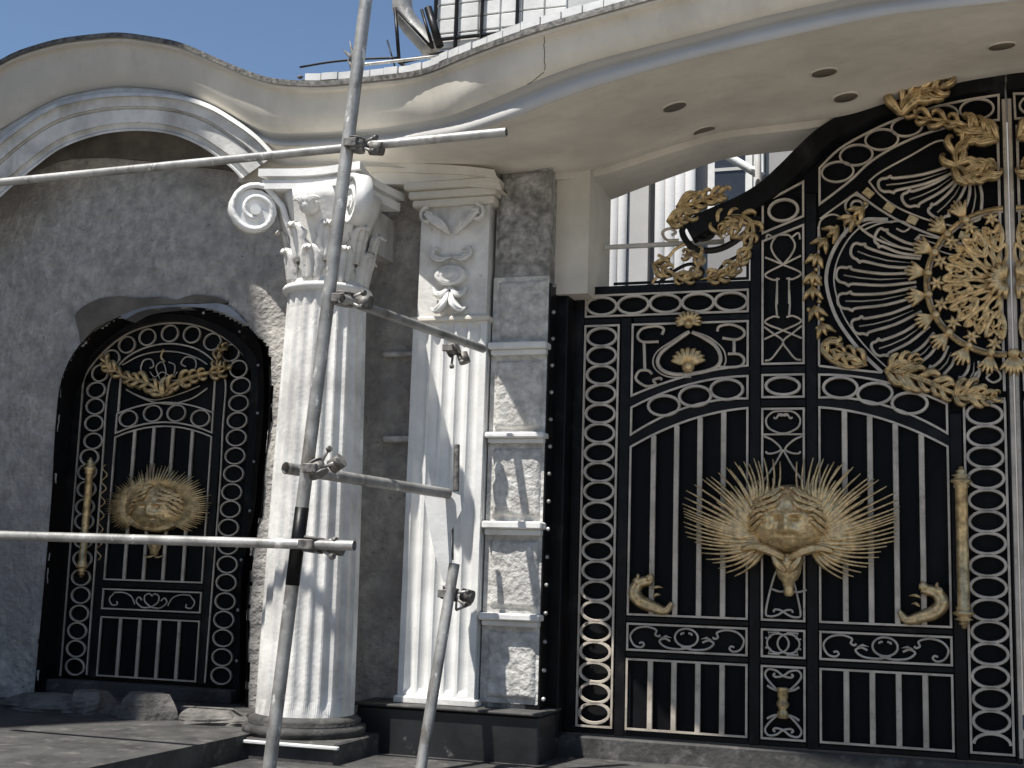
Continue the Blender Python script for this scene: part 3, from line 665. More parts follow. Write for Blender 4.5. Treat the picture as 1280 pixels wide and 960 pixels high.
# middle strip above: long looped panel and top ring
za, zb2 = 2.206+.012, W(980, 292, 0).z
frame_line(gate, [(d0, za), (d1, za), (d1, W(1003, 283, 0).z), (d0, W(958, 303, 0).z)], YI, .012)
for k, (zl, zh) in enumerate(((za+.01, za+.17), (za+.61, W(980, 297, 0).z))):
    pass
cz([(.105, za+.02), (.07, za+.03), (.03, za+.08), (0, za+.135), (.06, za+.185), (.11, za+.225)])
cz([(-.11, za+.15), (0, za+.20), (.105, za+.25), (.06, za+.285), (.02, za+.28)]); cz([(.035, za+.29), (.04, za+.36), (.035, za+.46)]); cz([(.035, za+.36), (.035, za+.52)])
cz([(.02, za+.515), (.06, za+.51), (.105, za+.545), (0, za+.60), (-.105, za+.65)]); cz([(0, za+.60), (.05, za+.66), (.07, za+.72), (.04, za+.775), (0, za+.785)]); cz([(.045, za+.76), (.09, za+.79), (.10, za+.75)])
frame_line(gate, [(d0, W(956, 293, 0).z), (d1, W(1004, 272, 0).z), (d1, W(1006, 229, 0).z), (d0, W(956, 256, 0).z)], YI, .012)
p = W(981, 264, 0); ring(gate, UC, YI, p.z, .086, .066)
MB().prism([(d0-.01, W(956, 303, 0).z+.012), (d1+.01, W(1004, 284, 0).z+.012), (d1+.01, W(1004, 272, 0).z-.012), (d0-.01, W(956, 293, 0).z-.012)], -.019, .011).build('rail', 'black', gate)
# square panel with heart and palmettes
frame_line(gate, [(b0, zct), (c0, zct)]+arc_pts(f_sq, b0, c0)[::-1], YI, .012)
z3 = lambda p: Zt(680, 340, 3.694, p)
def tr3(pts, w_=.014, k=5, y=YI, name='scroll', m='iron'): return scroll(gate, T(z3(pts), y, k), w_, name, m)
tr3([(672, 275), (610, 320), (545, 370), (525, 415), (545, 452), (600, 472), (680, 470), (760, 455), (805, 430), (815, 390), (790, 340), (730, 300), (685, 278)], .024)
tr3([(660, 275), (590, 320), (525, 365), (503, 412), (520, 455), (580, 485), (680, 485)], .010)
tr3([(700, 278), (760, 300), (822, 350), (840, 400), (832, 435)], .010)
tr3([(545, 290), (552, 262), (515, 250), (455, 262), (432, 295), (455, 322), (530, 322)], .018); tr3([(462, 322), (466, 455)], .02, 2)
tr3([(545, 500), (535, 490), (505, 500), (515, 520), (470, 527), (425, 495), (440, 458), (480, 455), (500, 472)], .018)
tr3([(800, 275), (810, 252), (860, 242), (915, 262), (925, 290), (890, 312), (825, 305)], .018); tr3([(878, 312), (878, 375)], .02, 2)
tr3([(850, 378), (900, 380), (925, 405), (905, 435), (830, 440), (800, 432)], .018)
def palmette(parent, c, r, y, n=9, a0_=.1*pi, a1_=.9*pi, m='goldp', name='palmette', bulb=True, wf=.30):
    root = MB(); 
    for k in range(n):
        a = a0_+(a1_-a0_)*k/(n-1); L_ = r*(.82+.18*sin(pi*k/(n-1)))
        root.leaf([c+Vector((0, -.005, 0)), c+Vector((cos(a)*L_*.5, -.03, sin(a)*L_*.38)), c+Vector((cos(a)*L_*.85, -.03, sin(a)*L_*.72)), c+Vector((cos(a)*L_, -.012, sin(a)*L_*.78))], r*wf, .02, tip=.5, root=.5)
    if bulb: root.lathe(c+Vector((0, -.01, -.01)), [(r*.33, -.0), (r*.30, .02), (r*.18, .04), (.003, .05)], 12, 'y')
    return root.build(name, m, parent)
palmette(gate, W(*z3([(668, 430)])[0], YI), .125, YI-.01); palmette(gate, W(*z3([(670, 232)])[0], YI)+Vector((0, 0, -.005)), .085, YI-.01, 11, -.1*pi, 1.1*pi)
# upper ring band that follows the ogee
up_top = T([(1025, 212), (1050, 188), (1085, 168), (1120, 152), (1165, 137), (1210, 127), (1248, 121)], 0, 4)
up_bot = T([(1025, 257), (1045, 242), (1065, 226), (1085, 207), (1107, 192), (1130, 180), (1160, 168), (1200, 158), (1248, 152)], 0, 4)
frame_line(gate, [(p.x, p.z) for p in up_top]+[(p.x, p.z) for p in up_bot[::-1]], YI, .012)
for px, py, r in ((1047, 217, 1), (1071, 196, 1.02), (1102, 176.5, 1.02), (1134, 160.5, .95), (1178, 146, .95), (1221, 138.5, 1)):
    p = W(px, py, 0); ring(gate, p.x, YI, p.z, .092*r, .062*r, .014)
# ogee top rail of the leaf, thick and round-backed
ogr = [p for p in OG if p.x < UM-.005]
MB().sweep([p+Vector((0, 0, .0)) for p in ogr], [(-.07, .05), (.05, .05), (.075, .0), (.06, -.07), (0, -.085), (-.055, -.07), (-.075, 0)], smooth=False).build('ogee_top_rail', 'black', gate)
# shell panel
z2 = lambda p: Zt(800, 0, 2.667, p)
def tr2(pts, w_=.013, k=5, y=YI, name='scroll', m='iron'): return scroll(gate, T(z2(pts), y, k), w_, name, m)
tr2([(1060, 515), (1005, 468), (900, 520), (800, 575), (763, 605)], .012); tr2([(763, 605), (800, 650), (860, 692), (950, 730), (1060, 757), (1195, 775)], .012)
def petal(parent, base, tip, wb, wt, name='petal', dot=True):
    """hairpin rod: two shanks from the hub that close in a round lobe with small barbs, and a short centre line"""
    b = Vector(base); t = Vector(tip); ax = (t-b); L_ = ax.length; ax.normalize(); nr = Vector((-ax.z, 0, ax.x))
    bend = nr*.03
    def pt(s_, o): return b+ax*(L_*s_)+nr*o+bend*sin(pi*s_)*.8
    P = [pt(0, wb), pt(.4, wb*.6+wt*.4), pt(.78, wt*.95), pt(.82, wt*1.3), pt(.875, wt*1.05), pt(.94, wt*1.0), pt(.985, wt*.65), pt(1, 0), pt(.985, -wt*.65), pt(.94, -wt*1.0), pt(.875, -wt*1.05), pt(.82, -wt*1.3), pt(.78, -wt*.95), pt(.4, -wb*.6-wt*.4), pt(0, -wb)]
    o = MB().rod(smooth(P, 3), .018, .013).build(name, 'iron', parent)
    if dot:
        MB().leaf([pt(.1, 0), pt(.45, 0), pt(.7, 0), pt(.9, 0)], .010, .008, tip=1).build('petal_rib', 'iron', parent)
hub2 = W(1218, 205, YI)
for tx, ty, ww in ((1098, 232, .040), (1129, 252, .044), (1166, 270, .048), (1211, 277, .05)):
    t_ = W(tx, ty, YI); petal(gate, hub2+(t_-hub2)*.20, t_, .022, ww)
# sunburst
hub = W(1256, 352, YI)
RI = (W(1157, 352, YI)-hub).length
rimP = [hub+Vector((cos(a)*RI, 0, sin(a)*RI*1.0)) for a in [pi*.5+pi*i/30 for i in range(31)]]
MB().rod(rimP, .026, .03).build('inner_rim', 'gold', gate)
MB().rod([hub+(p-hub)*.955+Vector((0, 0, 0)) for p in rimP], .014, .02).build('inner_rim', 'iron', gate)
outP = T([(1103, 466), (1082, 446), (1063, 424), (1046, 398), (1036, 370), (1033, 345), (1040, 318), (1056, 292), (1078, 276), (1110, 275)], YI, 4)
MB().bar(outP, .020, .016).build('outer_rim', 'iron', gate)
MB().bar([hub+(p-hub)*.955 for p in outP], .008, .012).build('outer_rim', 'iron', gate)
tips = [(1095, 292), (1064, 311), (1045, 342), (1047, 376), (1065, 409), (1091, 438), (1128, 456), (1165, 468), (1205, 480)]
for k, (px, py) in enumerate(tips):
    t_ = W(px, py, YI); d_ = (t_-hub).normalized(); petal(gate, hub+d_*(RI+.05), t_, .028, .044 if k < 6 else .038)
# blossoms between petals on the inner rim
for k in range(10):
    a = pi*.66+k*.097*pi; c_ = hub+Vector((cos(a)*(RI+.035), -.012, sin(a)*(RI+.035))); d_ = Vector((cos(a), 0, sin(a))); nr = Vector((-d_.z, 0, d_.x))
    mb = MB()
    for q in (-1, -.45, 0, .45, 1):
        mb.leaf([c_-d_*.03, c_+d_*.03+nr*q*.035+Vector((0, -.02, 0)), c_+d_*(.085-.03*abs(q))+nr*q*.055+Vector((0, -.015, 0))], .03, .02, tip=.4, root=.6)
    mb.lathe(c_-d_*.045, [(.024, -.01), (.024, .02), (.01, .036)], 9, 'y'); mb.build('blossom', 'goldp', gate)
# lattice rosette inside the rim: bosses, then two rows of interlaced loops
for k in range(9):
    a = pi*.5+pi*(k+.5)/9; c_ = hub+Vector((cos(a)*RI*.86, -.01, sin(a)*RI*.86)); mb = MB()
    for q in range(6):
        b_ = 2*pi*q/6+a; mb.leaf([c_, c_+Vector((cos(b_)*.02, -.03, sin(b_)*.02)), c_+Vector((cos(b_)*.042, -.008, sin(b_)*.042))], .026, .016, tip=.4, root=.8)
    mb.build('rim_boss', 'goldp', gate)
for (r1, r2, nn, dl, w__) in ((.42, .80, 8, .17, .024), (.22, .52, 6, .22, .022), (.55, .78, 16, .05, .014)):
    for k in range(nn):
        a = pi*.5+pi*(k+(.5 if nn != 6 else .25))/nn; mb = MB()
        P0 = [(r1, a), (r1*.55+r2*.45, a-dl), (r2*.97, a-dl*.75), (r2*.86, a-dl*.1), (r2*.97, a+dl*.75), (r1*.55+r2*.45, a+dl)]
        mb.rod(smooth([hub+Vector((cos(t)*RI*r, -.008-.006*(k % 2), sin(t)*RI*r)) for r, t in P0], 4, True), w__, .02, closed=True)
        mb.leaf(smooth([hub+Vector((cos(a+t)*RI*r, -.012, sin(a+t)*RI*r)) for r, t in ((r1*1.1, 0), (r1*.6+r2*.4, dl*.35), (r2*.8, -dl*.2))], 3), w__*1.3, .024, tip=.3)
        mb.build('lattice_petal', 'goldp', gate)
mb = MB()
for k in range(9):
    a = pi*.5+pi*k/8; d_ = Vector((cos(a), 0, sin(a)))
    mb.leaf([hub+d_*.01+Vector((0, -.02, 0)), hub+d_*.06+Vector((0, -.05, 0)), hub+d_*.105+Vector((0, -.03, 0))], .05, .03, tip=.35, root=.6)
mb.build('rosette', 'goldp', gate)
# leafy gold garland on the outer left of the sunburst
gp = T([(1078, 262), (1058, 280), (1032, 300), (1020, 325), (1016, 355), (1019, 385), (1030, 412)], YI, 5)
for k in range(0, 9):
    i = int(k/8*(len(gp)-2)); p = gp[i]; t = (gp[i+1]-gp[i]).normalized(); nr = Vector((-t.z, 0, t.x)); mb = MB()
    for sg in (-1, 0, 1):
        mb.leaf([p+Vector((0, -.01, 0)), p+t*.035+nr*sg*.03+Vector((0, -.03, 0)), p+t*.07+nr*sg*.055+Vector((0, -.015, 0))], .042, .03, tip=.3, root=.7)
    for q in range(4): mb.lathe(p+Vector((random.uniform(-.04, .04), -.01, random.uniform(-.04, .04))), [(.016, 0), (.014, .015), (.004, .022)], 7, 'y')
    mb.build('garland_leaf', 'gold', gate)
# curled leaf lower left of sunburst, acanthus strip beneath, upper acanthus
z6_ = lambda p: Zt(960, 340, 3.694, p)
foliage(gate, T(z6_([(460, 430), (380, 440), (310, 415), (260, 370), (255, 335), (290, 305), (330, 310)]), YI-.01, 4), .055, 7, side=-1)
foliage(gate, T(z6_([(455, 430), (400, 395), (345, 375), (310, 385)]), YI-.012, 4), .04, 4)
foliage(gate, T(z6_([(540, 455), (620, 470), (720, 500), (820, 545), (920, 575), (1010, 560)]), YI-.012, 5), .06, 9)
foliage(gate, T(z6_([(560, 465), (610, 430), (660, 415), (700, 430)]), YI-.012, 4), .05, 4)
foliage(gate, T(z6_([(860, 590), (930, 550), (1000, 580), (1060, 575)]), YI-.014, 4), .055, 5)
foliage(gate, T(z2([(1190, 560), (1120, 575), (1060, 555), (1055, 500), (1095, 455), (1060, 420), (1000, 405), (930, 395), (880, 375)]), YI-.03, 4), .062, 10, h=.05)
foliage(gate, T(z2([(1195, 470), (1150, 450), (1110, 425), (1060, 440)]), YI-.03, 4), .06, 5, h=.05)
foliage(gate, T(z2([(870, 385), (880, 340), (930, 310), (990, 300), (1000, 285)]), -.10, 4), .08, 6, h=.05)
foliage(gate, T(z2([(1050, 560), (1120, 585), (1190, 560)]), YI-.03, 4), .06, 5, h=.05)
# band of small gold tiles beneath the shell
tb = T(z2([(745, 622), (800, 665), (880, 712), (960, 745), (1060, 772), (1130, 790), (1195, 800)]), YI, 4)
tb = resample(tb, 12)
for k, (p, q) in enumerate(zip(tb, tb[1:])):
    if k % 2 == 0 or k > 7: MB().bar([p.lerp(q, .12)+Vector((0, 0, -.02)), p.lerp(q, .88)+Vector((0, 0, -.02))], .045, .02).build('gilt_tile', 'gold', gate)
MB().bar(T(z2([(725, 645), (800, 700), (900, 755), (1020, 800), (1120, 825)]), YI, 4), .012, .01).build('scroll', 'iron', gate)
tr2([(745, 690), (735, 672), (712, 672), (705, 690), (730, 700), (755, 688), (752, 668), (715, 650), (685, 680), (700, 720), (760, 780), (850, 820), (1000, 850)], .016)
tr2([(600, 800), (600, 740), (640, 715), (680, 735), (682, 790)], .012); tr2([(725, 640), (640, 700), (600, 730)], .012)
tr2([(740, 770), (800, 745), (870, 738), (900, 755), (880, 772), (855, 762)], .012)
for dy in (0, 22, 44): tr2([(930, 782+dy*.6), (1020, 800+dy), (1090, 812+dy)], .009, 3)
tr2([(920, 808), (935, 782), (915, 800)], .01)
frame_line(gate, [(e0, W(1024, 470, 0).z+.055), (e0, W(1025, 285, 0).z)], YI, .012, False)
frame_line(gate, [(e0, W(1024, 470, 0).z+.055)]+[(p.x, p.z) for p in T([(1065, 463), (1103, 467)], 0, 3)], YI, .012, False)
frame_line(gate, [(g1, zrt+.06), (g1, W(1252, 160, 0).z)], YI, .014, False)
scroll(gate, T(z6_([(940, 520), (960, 470), (1000, 445), (1060, 455), (1075, 490), (1040, 510), (1010, 490), (1025, 470)]), YI, 4), .014)
MB().box(UM-.026, UM-.004, -.034, -.0225, .05, og(UM)-.1, .003).build('meeting_strip', 'iron', gate)
frame_line(gate, rect(g0-.0, g1, zrt+.008, zrt+.020), YI, .006)
# corner claws in the tall bar panels
z4 = lambda p: Zt(680, 560, 3.694, p)
def claw(pts, horns):
    sp = T(z4(pts), YI-.03, 5); mb = MB(); mb.leaf(sp, .085, .05, tip=.35, root=.7); m_ = len(sp)
    for a, b in horns: mb.leaf(T(z4([a, ((a[0]+b[0])/2, min(a[1], b[1])-4), b]), YI-.04, 4), .022, .03)
    for k in range(4):
        p = sp[int(m_*k/6)]; mb.lathe(p+Vector((-.01, -.02, .01)), [(.028, 0), (.022, .018), (.006, .026)], 9, 'y')
    return mb.build('corner_acanthus', 'goldp', gate)
lf = claw([(500, 610), (440, 625), (420, 670), (450, 710), (510, 735), (560, 750), (592, 715)], [((500, 650), (550, 645)), ((505, 690), (540, 680)), ((440, 620), (430, 590)), ((490, 600), (500, 588))])
me = lf.data.copy()
xm = 2*UC-UM
for v in me.vertices: v.co.x = 2*(UC-UM)-v.co.x
me.flip_normals(); o = bpy.data.objects.new('corner_acanthus', me); COL.objects.link(o); o.parent = gate
# handle
def handle(parent, x, y, z0, z1, r, m='gold'):
    h = MB(); L_ = z1-z0; q = r
    prof = [(.3*q, 0), (.5*q, .02), (.9*q, .03), (.6*q, .045), (1.5*q, .055), (.9*q, .07), (1.6*q, .085), (1.8*q, .095), (1.1*q, .11), (1.3*q, .125), (q, .14)]
    pr_ = [(r_, z_*L_/1.0*1.0) for r_, z_ in prof]; pr2 = [(r_, L_-z_) for r_, z_ in pr_[::-1]]
    h.lathe((x, y, z0), pr_+pr2, 14); o = h.build('handle', m, parent)
    for z_ in (z0+L_*.1, z1-L_*.1): MB().tube([Vector((x, y, z_)), Vector((x, y+.07, z_))], .012, 8).build('handle_bracket', m, o)
    return o
handle(gate, W(1203, 680, -.08).x, -.08, W(1206, 786, -.08).z, W(1202, 583, -.08).z, .033)
# medallion with spiky mane
def medallion(parent, c, rx, rz, depth, seed=1, m='goldp'):
    md = MB(); nr, na = 26, 88; vs = []
    for j in range(nr+1):
        r = j/nr
        for i in range(na):
            a = 2*pi*i/na; X, Z = r*cos(a), r*sin(a)
            h = depth*sqrt(max(0, 1-r*r))*.95
            h += depth*.05*noise.noise(Vector((X*5+seed, Z*5, 2)))+depth*.03*noise.noise(Vector((X*14, Z*14, seed)))
            h += depth*(.26*math.exp(-(X*X/.012+(Z+.10)**2/.06))+.18*math.exp(-(X*X/.05+(Z+.36)**2/.02))-.16*math.exp(-((abs(X)-.2)**2/.008+(Z+.02)**2/.005))+.14*math.exp(-((abs(X)-.2)**2/.02+(Z-.12)**2/.004))-.12*math.exp(-(X*X/.04+(Z+.48)**2/.002)))
            vs.append((c.x+rx*X, c.y-h, c.z+rz*Z*(1 if Z > 0 else 1-.08*X*X)))
    fs = [(j*na+i, j*na+(i+1) % na, (j+1)*na+(i+1) % na, (j+1)*na+i) for j in range(nr) for i in range(na)]
    md.add(vs, fs, True); o = md.build('medallion', m, parent)
    o['label'] = 'domed gold animal mask with wavy mane'
    rnd = random.Random(seed)
    def on(X, Z, lift=.012):
        r = min(.999, sqrt(X*X+Z*Z)); return Vector((c.x+rx*X, c.y-depth*.95*sqrt(1-r*r)-lift, c.z+rz*Z))
    for row in range(5):                                   # wavy locks combed from the brow out over the sides
        for sg in (-1, 1):
            for q in range(6-row//2):
                x0 = .06+.15*q+.05*row; z0 = .86-.20*row-.055*q-.25*x0*x0
                if x0*x0+z0*z0 > .93 or (row > 2 and q < 2): continue
                P = []
                for t in (0, .25, .5, .75, 1):
                    X = x0+.34*t; Z = z0-.20*t+.055*sin(t*6+row*1.3+q)+rnd.uniform(-.015, .015)
                    k = sqrt(X*X+Z*Z)
                    if k > .97: X, Z = X*.97/k, Z*.97/k
                    P.append(on(sg*X, Z))
                MB().leaf(smooth(P, 2), rz*.15, rz*.10, tip=.3, root=.6).build('mane_lock', m, o)
    return o
mc = W(986, 649, -.03); md = medallion(gate, mc, (W(1040, 649, -.03)-mc).x, .20, .17)
zf = lambda p: Zt(840, 560, 4.414, p)
fanL = zf([(600, 78), (560, 65), (510, 55), (480, 75), (455, 60), (430, 90), (400, 78), (375, 100), (350, 80), (322, 120), (300, 105), (262, 140), (220, 160), (195, 168), (170, 172), (130, 205), (85, 237), (75, 275), (65, 310), (67, 333), (70, 350), (72, 365), (75, 382), (70, 410), (74, 435), (80, 465), (90, 490), (130, 520), (160, 550), (170, 580), (195, 615), (230, 635), (260, 665), (300, 690), (350, 708)])
def feather(parent, b, t, bend, w_, m='goldp'):
    d = t-b; L_ = d.length; d.normalize(); nr = Vector((-d.z, 0, d.x))
    P = [b+(t-b)*s_+nr*bend*L_*sin(pi*s_)+Vector((0, -.055*sin(pi*min(1, s_*1.3)*.8), 0)) for s_ in (0, .12, .25, .4, .52, .64, .76, .88, 1)]
    sc = [(q, .5+.5*q) for q in (.5, .9, 1, .95, .7, .46, .40, .34, .2)]
    sec = [(-w_/2, 0), (w_/2, 0), (w_*.3, w_*.45), (0, w_*.62), (-w_*.3, w_*.45)]
    return MB().sweep(P, sec, sc, smooth=True).build('feather', m, parent)
for sgn in (1, -1):
    n_ = len(fanL)
    for k, (px, py) in enumerate(fanL):
        t = W(px, py, -.06); t.x = t.x if sgn == 1 else 2*mc.x-t.x+.01
        u_ = k/(n_-1); bx_ = mc.x-sgn*(.17-.05*u_+(.05 if k < 8 else 0)); b = Vector((bx_, -.045-.02*(k % 2), mc.z-.135+.10*(1-u_)**2))
        if k < 8: b = Vector((mc.x-sgn*.20, -.05, mc.z-.02))
        feather(md, b, t, sgn*(-.16*(1-u_*1.9) if u_ < .53 else .12*(u_-.5)*2), .034)
    for k in range(26):                                    # shorter inner plumes
        i = k/25*(n_-1)*.75; px, py = fanL[int(i)]
        t = W(px, py, -.06); t.x = t.x if sgn == 1 else 2*mc.x-t.x
        b = Vector((mc.x-sgn*.18, -.06, mc.z-.10+.10*(1-k/25)**2)); t = b.lerp(t, random.uniform(.52, .74))
        feather(md, b, t, sgn*(-.16*(1-k/25*1.4)), .042)
mb = MB()
for sg in (-1, 1):
    mb.leaf(smooth([mc+Vector((sg*.02, -.10, -.225)), mc+Vector((sg*.10, -.13, -.185)), mc+Vector((sg*.18, -.11, -.165)), mc+Vector((sg*.26, -.09, -.185))], 4), .055, .035, tip=.35, root=.8)
    mb.leaf(smooth([mc+Vector((sg*.01, -.09, -.30)), mc+Vector((sg*.05, -.12, -.26)), mc+Vector((sg*.08, -.12, -.21))], 4), .05, .03, tip=.4, root=.6)
mb.build('collar', 'goldp', md)
MB().lathe(mc+Vector((0, -.03, -.36)), [(.01, -.03), (.03, -.02), (.034, .0), (.055, .02), (.07, .05), (.075, .09), (.09, .13), (.06, .16)], 16).build('socket', 'goldp', md)
MB().lathe(mc+Vector((0, -.02, -.39)), [(.02, -.05), (.03, -.035), (.028, -.01), (.032, .02), (.02, .03)], 12).build('knuckle', 'gold', md)
for sg in (-1, 1): MB().rod(smooth([mc+Vector((0, 0, -.405)), mc+Vector((sg*.05, 0, -.415)), mc+Vector((sg*.10, 0, -.40))], 3), .013).build('hook', 'iron', md)
# openwork crown panel on the leaf's shoulder
cr_ = gate
frame_line(gate, [(W(768, 352, 0).x, 2.745), (c0-.004, 2.745), (c0-.004, W(938, 275, 0).z)], -.01, .016, False, m='black')
tr2([(170, 770), (200, 800), (240, 790), (245, 765), (215, 755), (200, 772), (220, 785)], .022, 4, -.02, 'scroll', 'black')
tr2([(130, 800), (90, 800), (75, 775), (100, 762), (120, 775), (105, 785)], .018, 4, -.02, 'scroll', 'iron')
tr2([(175, 730), (140, 770), (175, 825), (240, 835), (300, 815), (360, 770), (378, 740)], .04, 4, -.02, 'scroll', 'black')
foliage(gate, T(z2([(265, 790), (265, 745), (310, 722), (365, 735), (378, 780), (350, 850), (280, 905), (200, 935)]), -.02, 4), .05, 9)
foliage(gate, T(z2([(300, 800), (330, 765), (300, 745), (275, 765), (290, 790)]), -.03, 4), .035, 5)
foliage(gate, T(z2([(40, 880), (90, 900), (150, 935), (190, 900), (195, 850), (140, 850)]), -.02, 4), .045, 8)
foliage(gate, T(z2([(120, 690), (180, 680), (240, 655), (290, 650)]), -.03, 4), .055, 6)
foliage(gate, T(z2([(90, 740), (130, 735), (180, 715)]), -.03, 4), .05, 4)
foliage(gate, T(z2([(230, 930), (290, 915), (340, 870), (368, 800)]), -.012, 4), .038, 7)
tr2([(40, 945), (70, 915), (130, 920), (170, 945)], .02, 4, -.015, 'scroll', 'gold')
tr2([(150, 870), (160, 815), (120, 830), (90, 860), (60, 850)], .02, 4, -.015, 'scroll', 'gold')
tr2([(60, 945), (120, 900), (170, 880), (210, 900), (200, 930), (170, 925)], .022, 4, -.015, 'scroll', 'black')
tr2([(240, 940), (280, 880), (330, 850), (350, 810), (330, 790)], .02, 4, -.015, 'scroll', 'black')
tr2([(130, 690), (160, 700), (200, 690), (250, 660)], .02, 4, -.03, 'scroll', 'black')
tr2([(100, 860), (70, 880), (50, 905), (80, 925), (110, 915), (100, 895)], .018, 4, -.012, 'scroll', 'black')
# ------------------------------------------------------------------ black gate post with rivets
post = thing('gate_post', 'narrow black riveted steel post at the hinge side of the main gate', 'post', (.33, -.1, 0))
pzt = W(700, 362, -.1).z
MB().box(.255, .40, -.16, .06, 0, pzt, .006).build('post_body', 'black', post)
MB().box(qx1+.002, .256, -.33, .06, 0, pzt-.01, .004).build('reveal_plate', 'black', post)
rv_ = MB().lathe((0, 0, 0), [(.013, -.004), (.012, .004), (.006, .009), (.001, .010)], 8, 'y').mesh('rivet', 'steel')
for k in range(17):
    z = pzt-.06-k*(pzt-.1)/16; put('rivet', rv_, post, (.275, -.162, z))
    if k % 1 == 0: put('rivet', rv_, post, (qx1+.03, -.332, z+.03))

# ================================================================== SMALL ARCHED DOOR
DX = lambda px, py: W(px, py, YD).x
DZ = lambda px, py: W(px, py, YD).z
door = thing('arched_door', 'small black arched pedestrian door with silver rings and gold mask', 'door', (W(180, 855, YD).x, YD, 0))
# outer frame between wall opening and leaf
fo = [Vector((p.x, YD, p.z)) for p in T(out_px, YD-.04, 4)]
go_px = [(76, 845), (103, 500)]+dz4([(335, 440), (360, 388), (420, 318), (505, 252), (600, 217), (700, 205), (800, 218), (895, 262), (968, 322), (1004, 382), (1012, 430)])+[(315.6, 490), (294.5, 857)]
go = T(go_px, YD, 4)
prL = [(p.x, p.z) for p in go]
A = resample(fo, 60); B = resample([p for p in go], 60)
A = [Vector((p.x, YD-.14, p.z)) for p in A]
MB().loft([[p+Vector((0, .2, 0)) for p in A], [a+(a-b).normalized()*.02 for a, b in zip(A, B)], A, [a.lerp(b, .45)+Vector((0, (.0), 0)) for a, b in zip(A, B)], [Vector((a.lerp(b, .5).x, YD-.06, a.lerp(b, .5).z)) for a, b in zip(A, B)], [Vector((a.lerp(b, .93).x, YD-.05, a.lerp(b, .93).z)) for a, b in zip(A, B)], [Vector((a.lerp(b, .95).x, YD+.01, a.lerp(b, .95).z)) for a, b in zip(A, B)]], False).build('outer_frame', 'black', door)
MB().prism([(a, b) for a, b in prL], YD+.012, YD+.03).build('backing_sheet', 'sheet', door)
for i in range(3, 58, 3):
    p = A[i].lerp(B[i], .2); put('rivet', rv_, door, (p.x, YD-.142, p.z), (.9, .9, .9))
yi = YD-.004
def dtr4(pts, w_=.012, k=5, y=yi, name='scroll', m='iron', cl=False): return scroll(door, T(dz4(pts), y, k, cl), w_, name, m)
MB().bar(go, .010, .01).build('panel_border', 'iron', door)
inner = T(dz5([(327, 610)])+dz4([(412, 760), (425, 560), (435, 470), (450, 420), (500, 350), (580, 305), (680, 287), (780, 305), (850, 350), (892, 410), (905, 460), (893, 620), (880, 880)])+dz5([(770, 640)]), yi, 4)
MB().bar(inner, .010, .01).build('panel_border', 'iron', door)
ri = dz4([(360, 740), (375, 677), (379, 605), (383, 537), (388, 472), (402, 405), (448, 345), (510, 292), (592, 261), (683, 247), (770, 250), (852, 280), (925, 325), (957, 388), (965, 455), (958, 525), (952, 594), (947, 664), (942, 735), (936, 808), (930, 880), (925, 948)])
ri += dz5([(860, 58), (857, 127), (855, 196), (851, 265), (847, 335), (842, 403), (838, 473), (835, 545), (832, 613), (307, 245), (305, 312), (300, 380), (292, 446), (288, 513), (284, 580)])
ri += dz4([(352, 800), (348, 870), (343, 940)])+dz5([(318, 35), (315, 105), (311, 175)])
for i, (px, py) in enumerate(ri):
    p = W(px, py, yi); arch = py < 470
    ring(door, p.x, yi, p.z, .074 if not arch else .066, .0545 if not arch else .058, .012)
bu0, bu1 = DX(125, 810), DX(248, 812)
rx0, rx1 = bu0, bu1
zA0, zA1 = DZ(245, 851.7), DZ(250, 776.7)
def dpanel(x0, x1, z0, z1): frame_line(door, rect(x0, x1, z0, z1), yi, .010)
dpanel(rx0, rx1, zA0, zA1); dpanel(rx0, rx1, DZ(250, 765.7), DZ(250, 740.7))
for k in range(1, 5):
    x = rx0+(rx1-rx0)*k/5; MB().box(x-.011, x+.011, yi-.010, yi+.006, zA0+.004, zA1-.004, .002).build('bar', 'iron', door)
zB0 = DZ(253, 728.3); ft = lambda x: DZ(200, 534)+.0-.36*(x-(rx0+rx1)/2)**2; fl = lambda t: 0
archb = [(rx0+(rx1-rx0)*i/10, DZ(205, 533)-.075*((i/10-.5)*2)**2) for i in range(11)]
archt = [(x, z+.165) for x, z in archb]
frame_line(door, [(rx0, zB0), (rx1, zB0)]+archb[::-1], yi, .010)
for k in range(1, 5):
    x = rx0+(rx1-rx0)*k/5; MB().box(x-.011, x+.011, yi-.010, yi+.006, zB0+.004, interp(archb, x)-.004, .002).build('bar', 'iron', door)
archb2 = [(x, z+.028) for x, z in archb]
frame_line(door, archb2+archt[::-1], yi, .010)
for k in range(4):
    x = rx0+(rx1-rx0)*(k+.5)/4; ring(door, x, yi, interp(archb2, x)+.068, .072, .056, .012)
# frames of the leaf
fx = [(W(112, 800, yi).x, rx0-.012), (rx1+.012, W(259, 800, yi).x)]
for x0, x1 in ((rx0-.075, rx0-.014), (rx1+.014, rx1+.068)): MB().box(x0, x1, YD-.010, YD+.012, DZ(200, 852), DZ(200, 440), .003).build('stile', 'black', door)
for z0, z1 in ((DZ(200, 738)+.012, zB0-.012), (zA1+.012, DZ(250, 765.7)-.012)): MB().box(rx0-.011, rx1+.011, YD-.010, YD+.012, z0, z1, .003).build('rail', 'black', door)
MB().box(W(70, 858, YD).x, W(300, 868, YD).x, YD-.12, YD+.03, DZ(200, 872), DZ(200, 856), .006).build('threshold', 'slab', door)
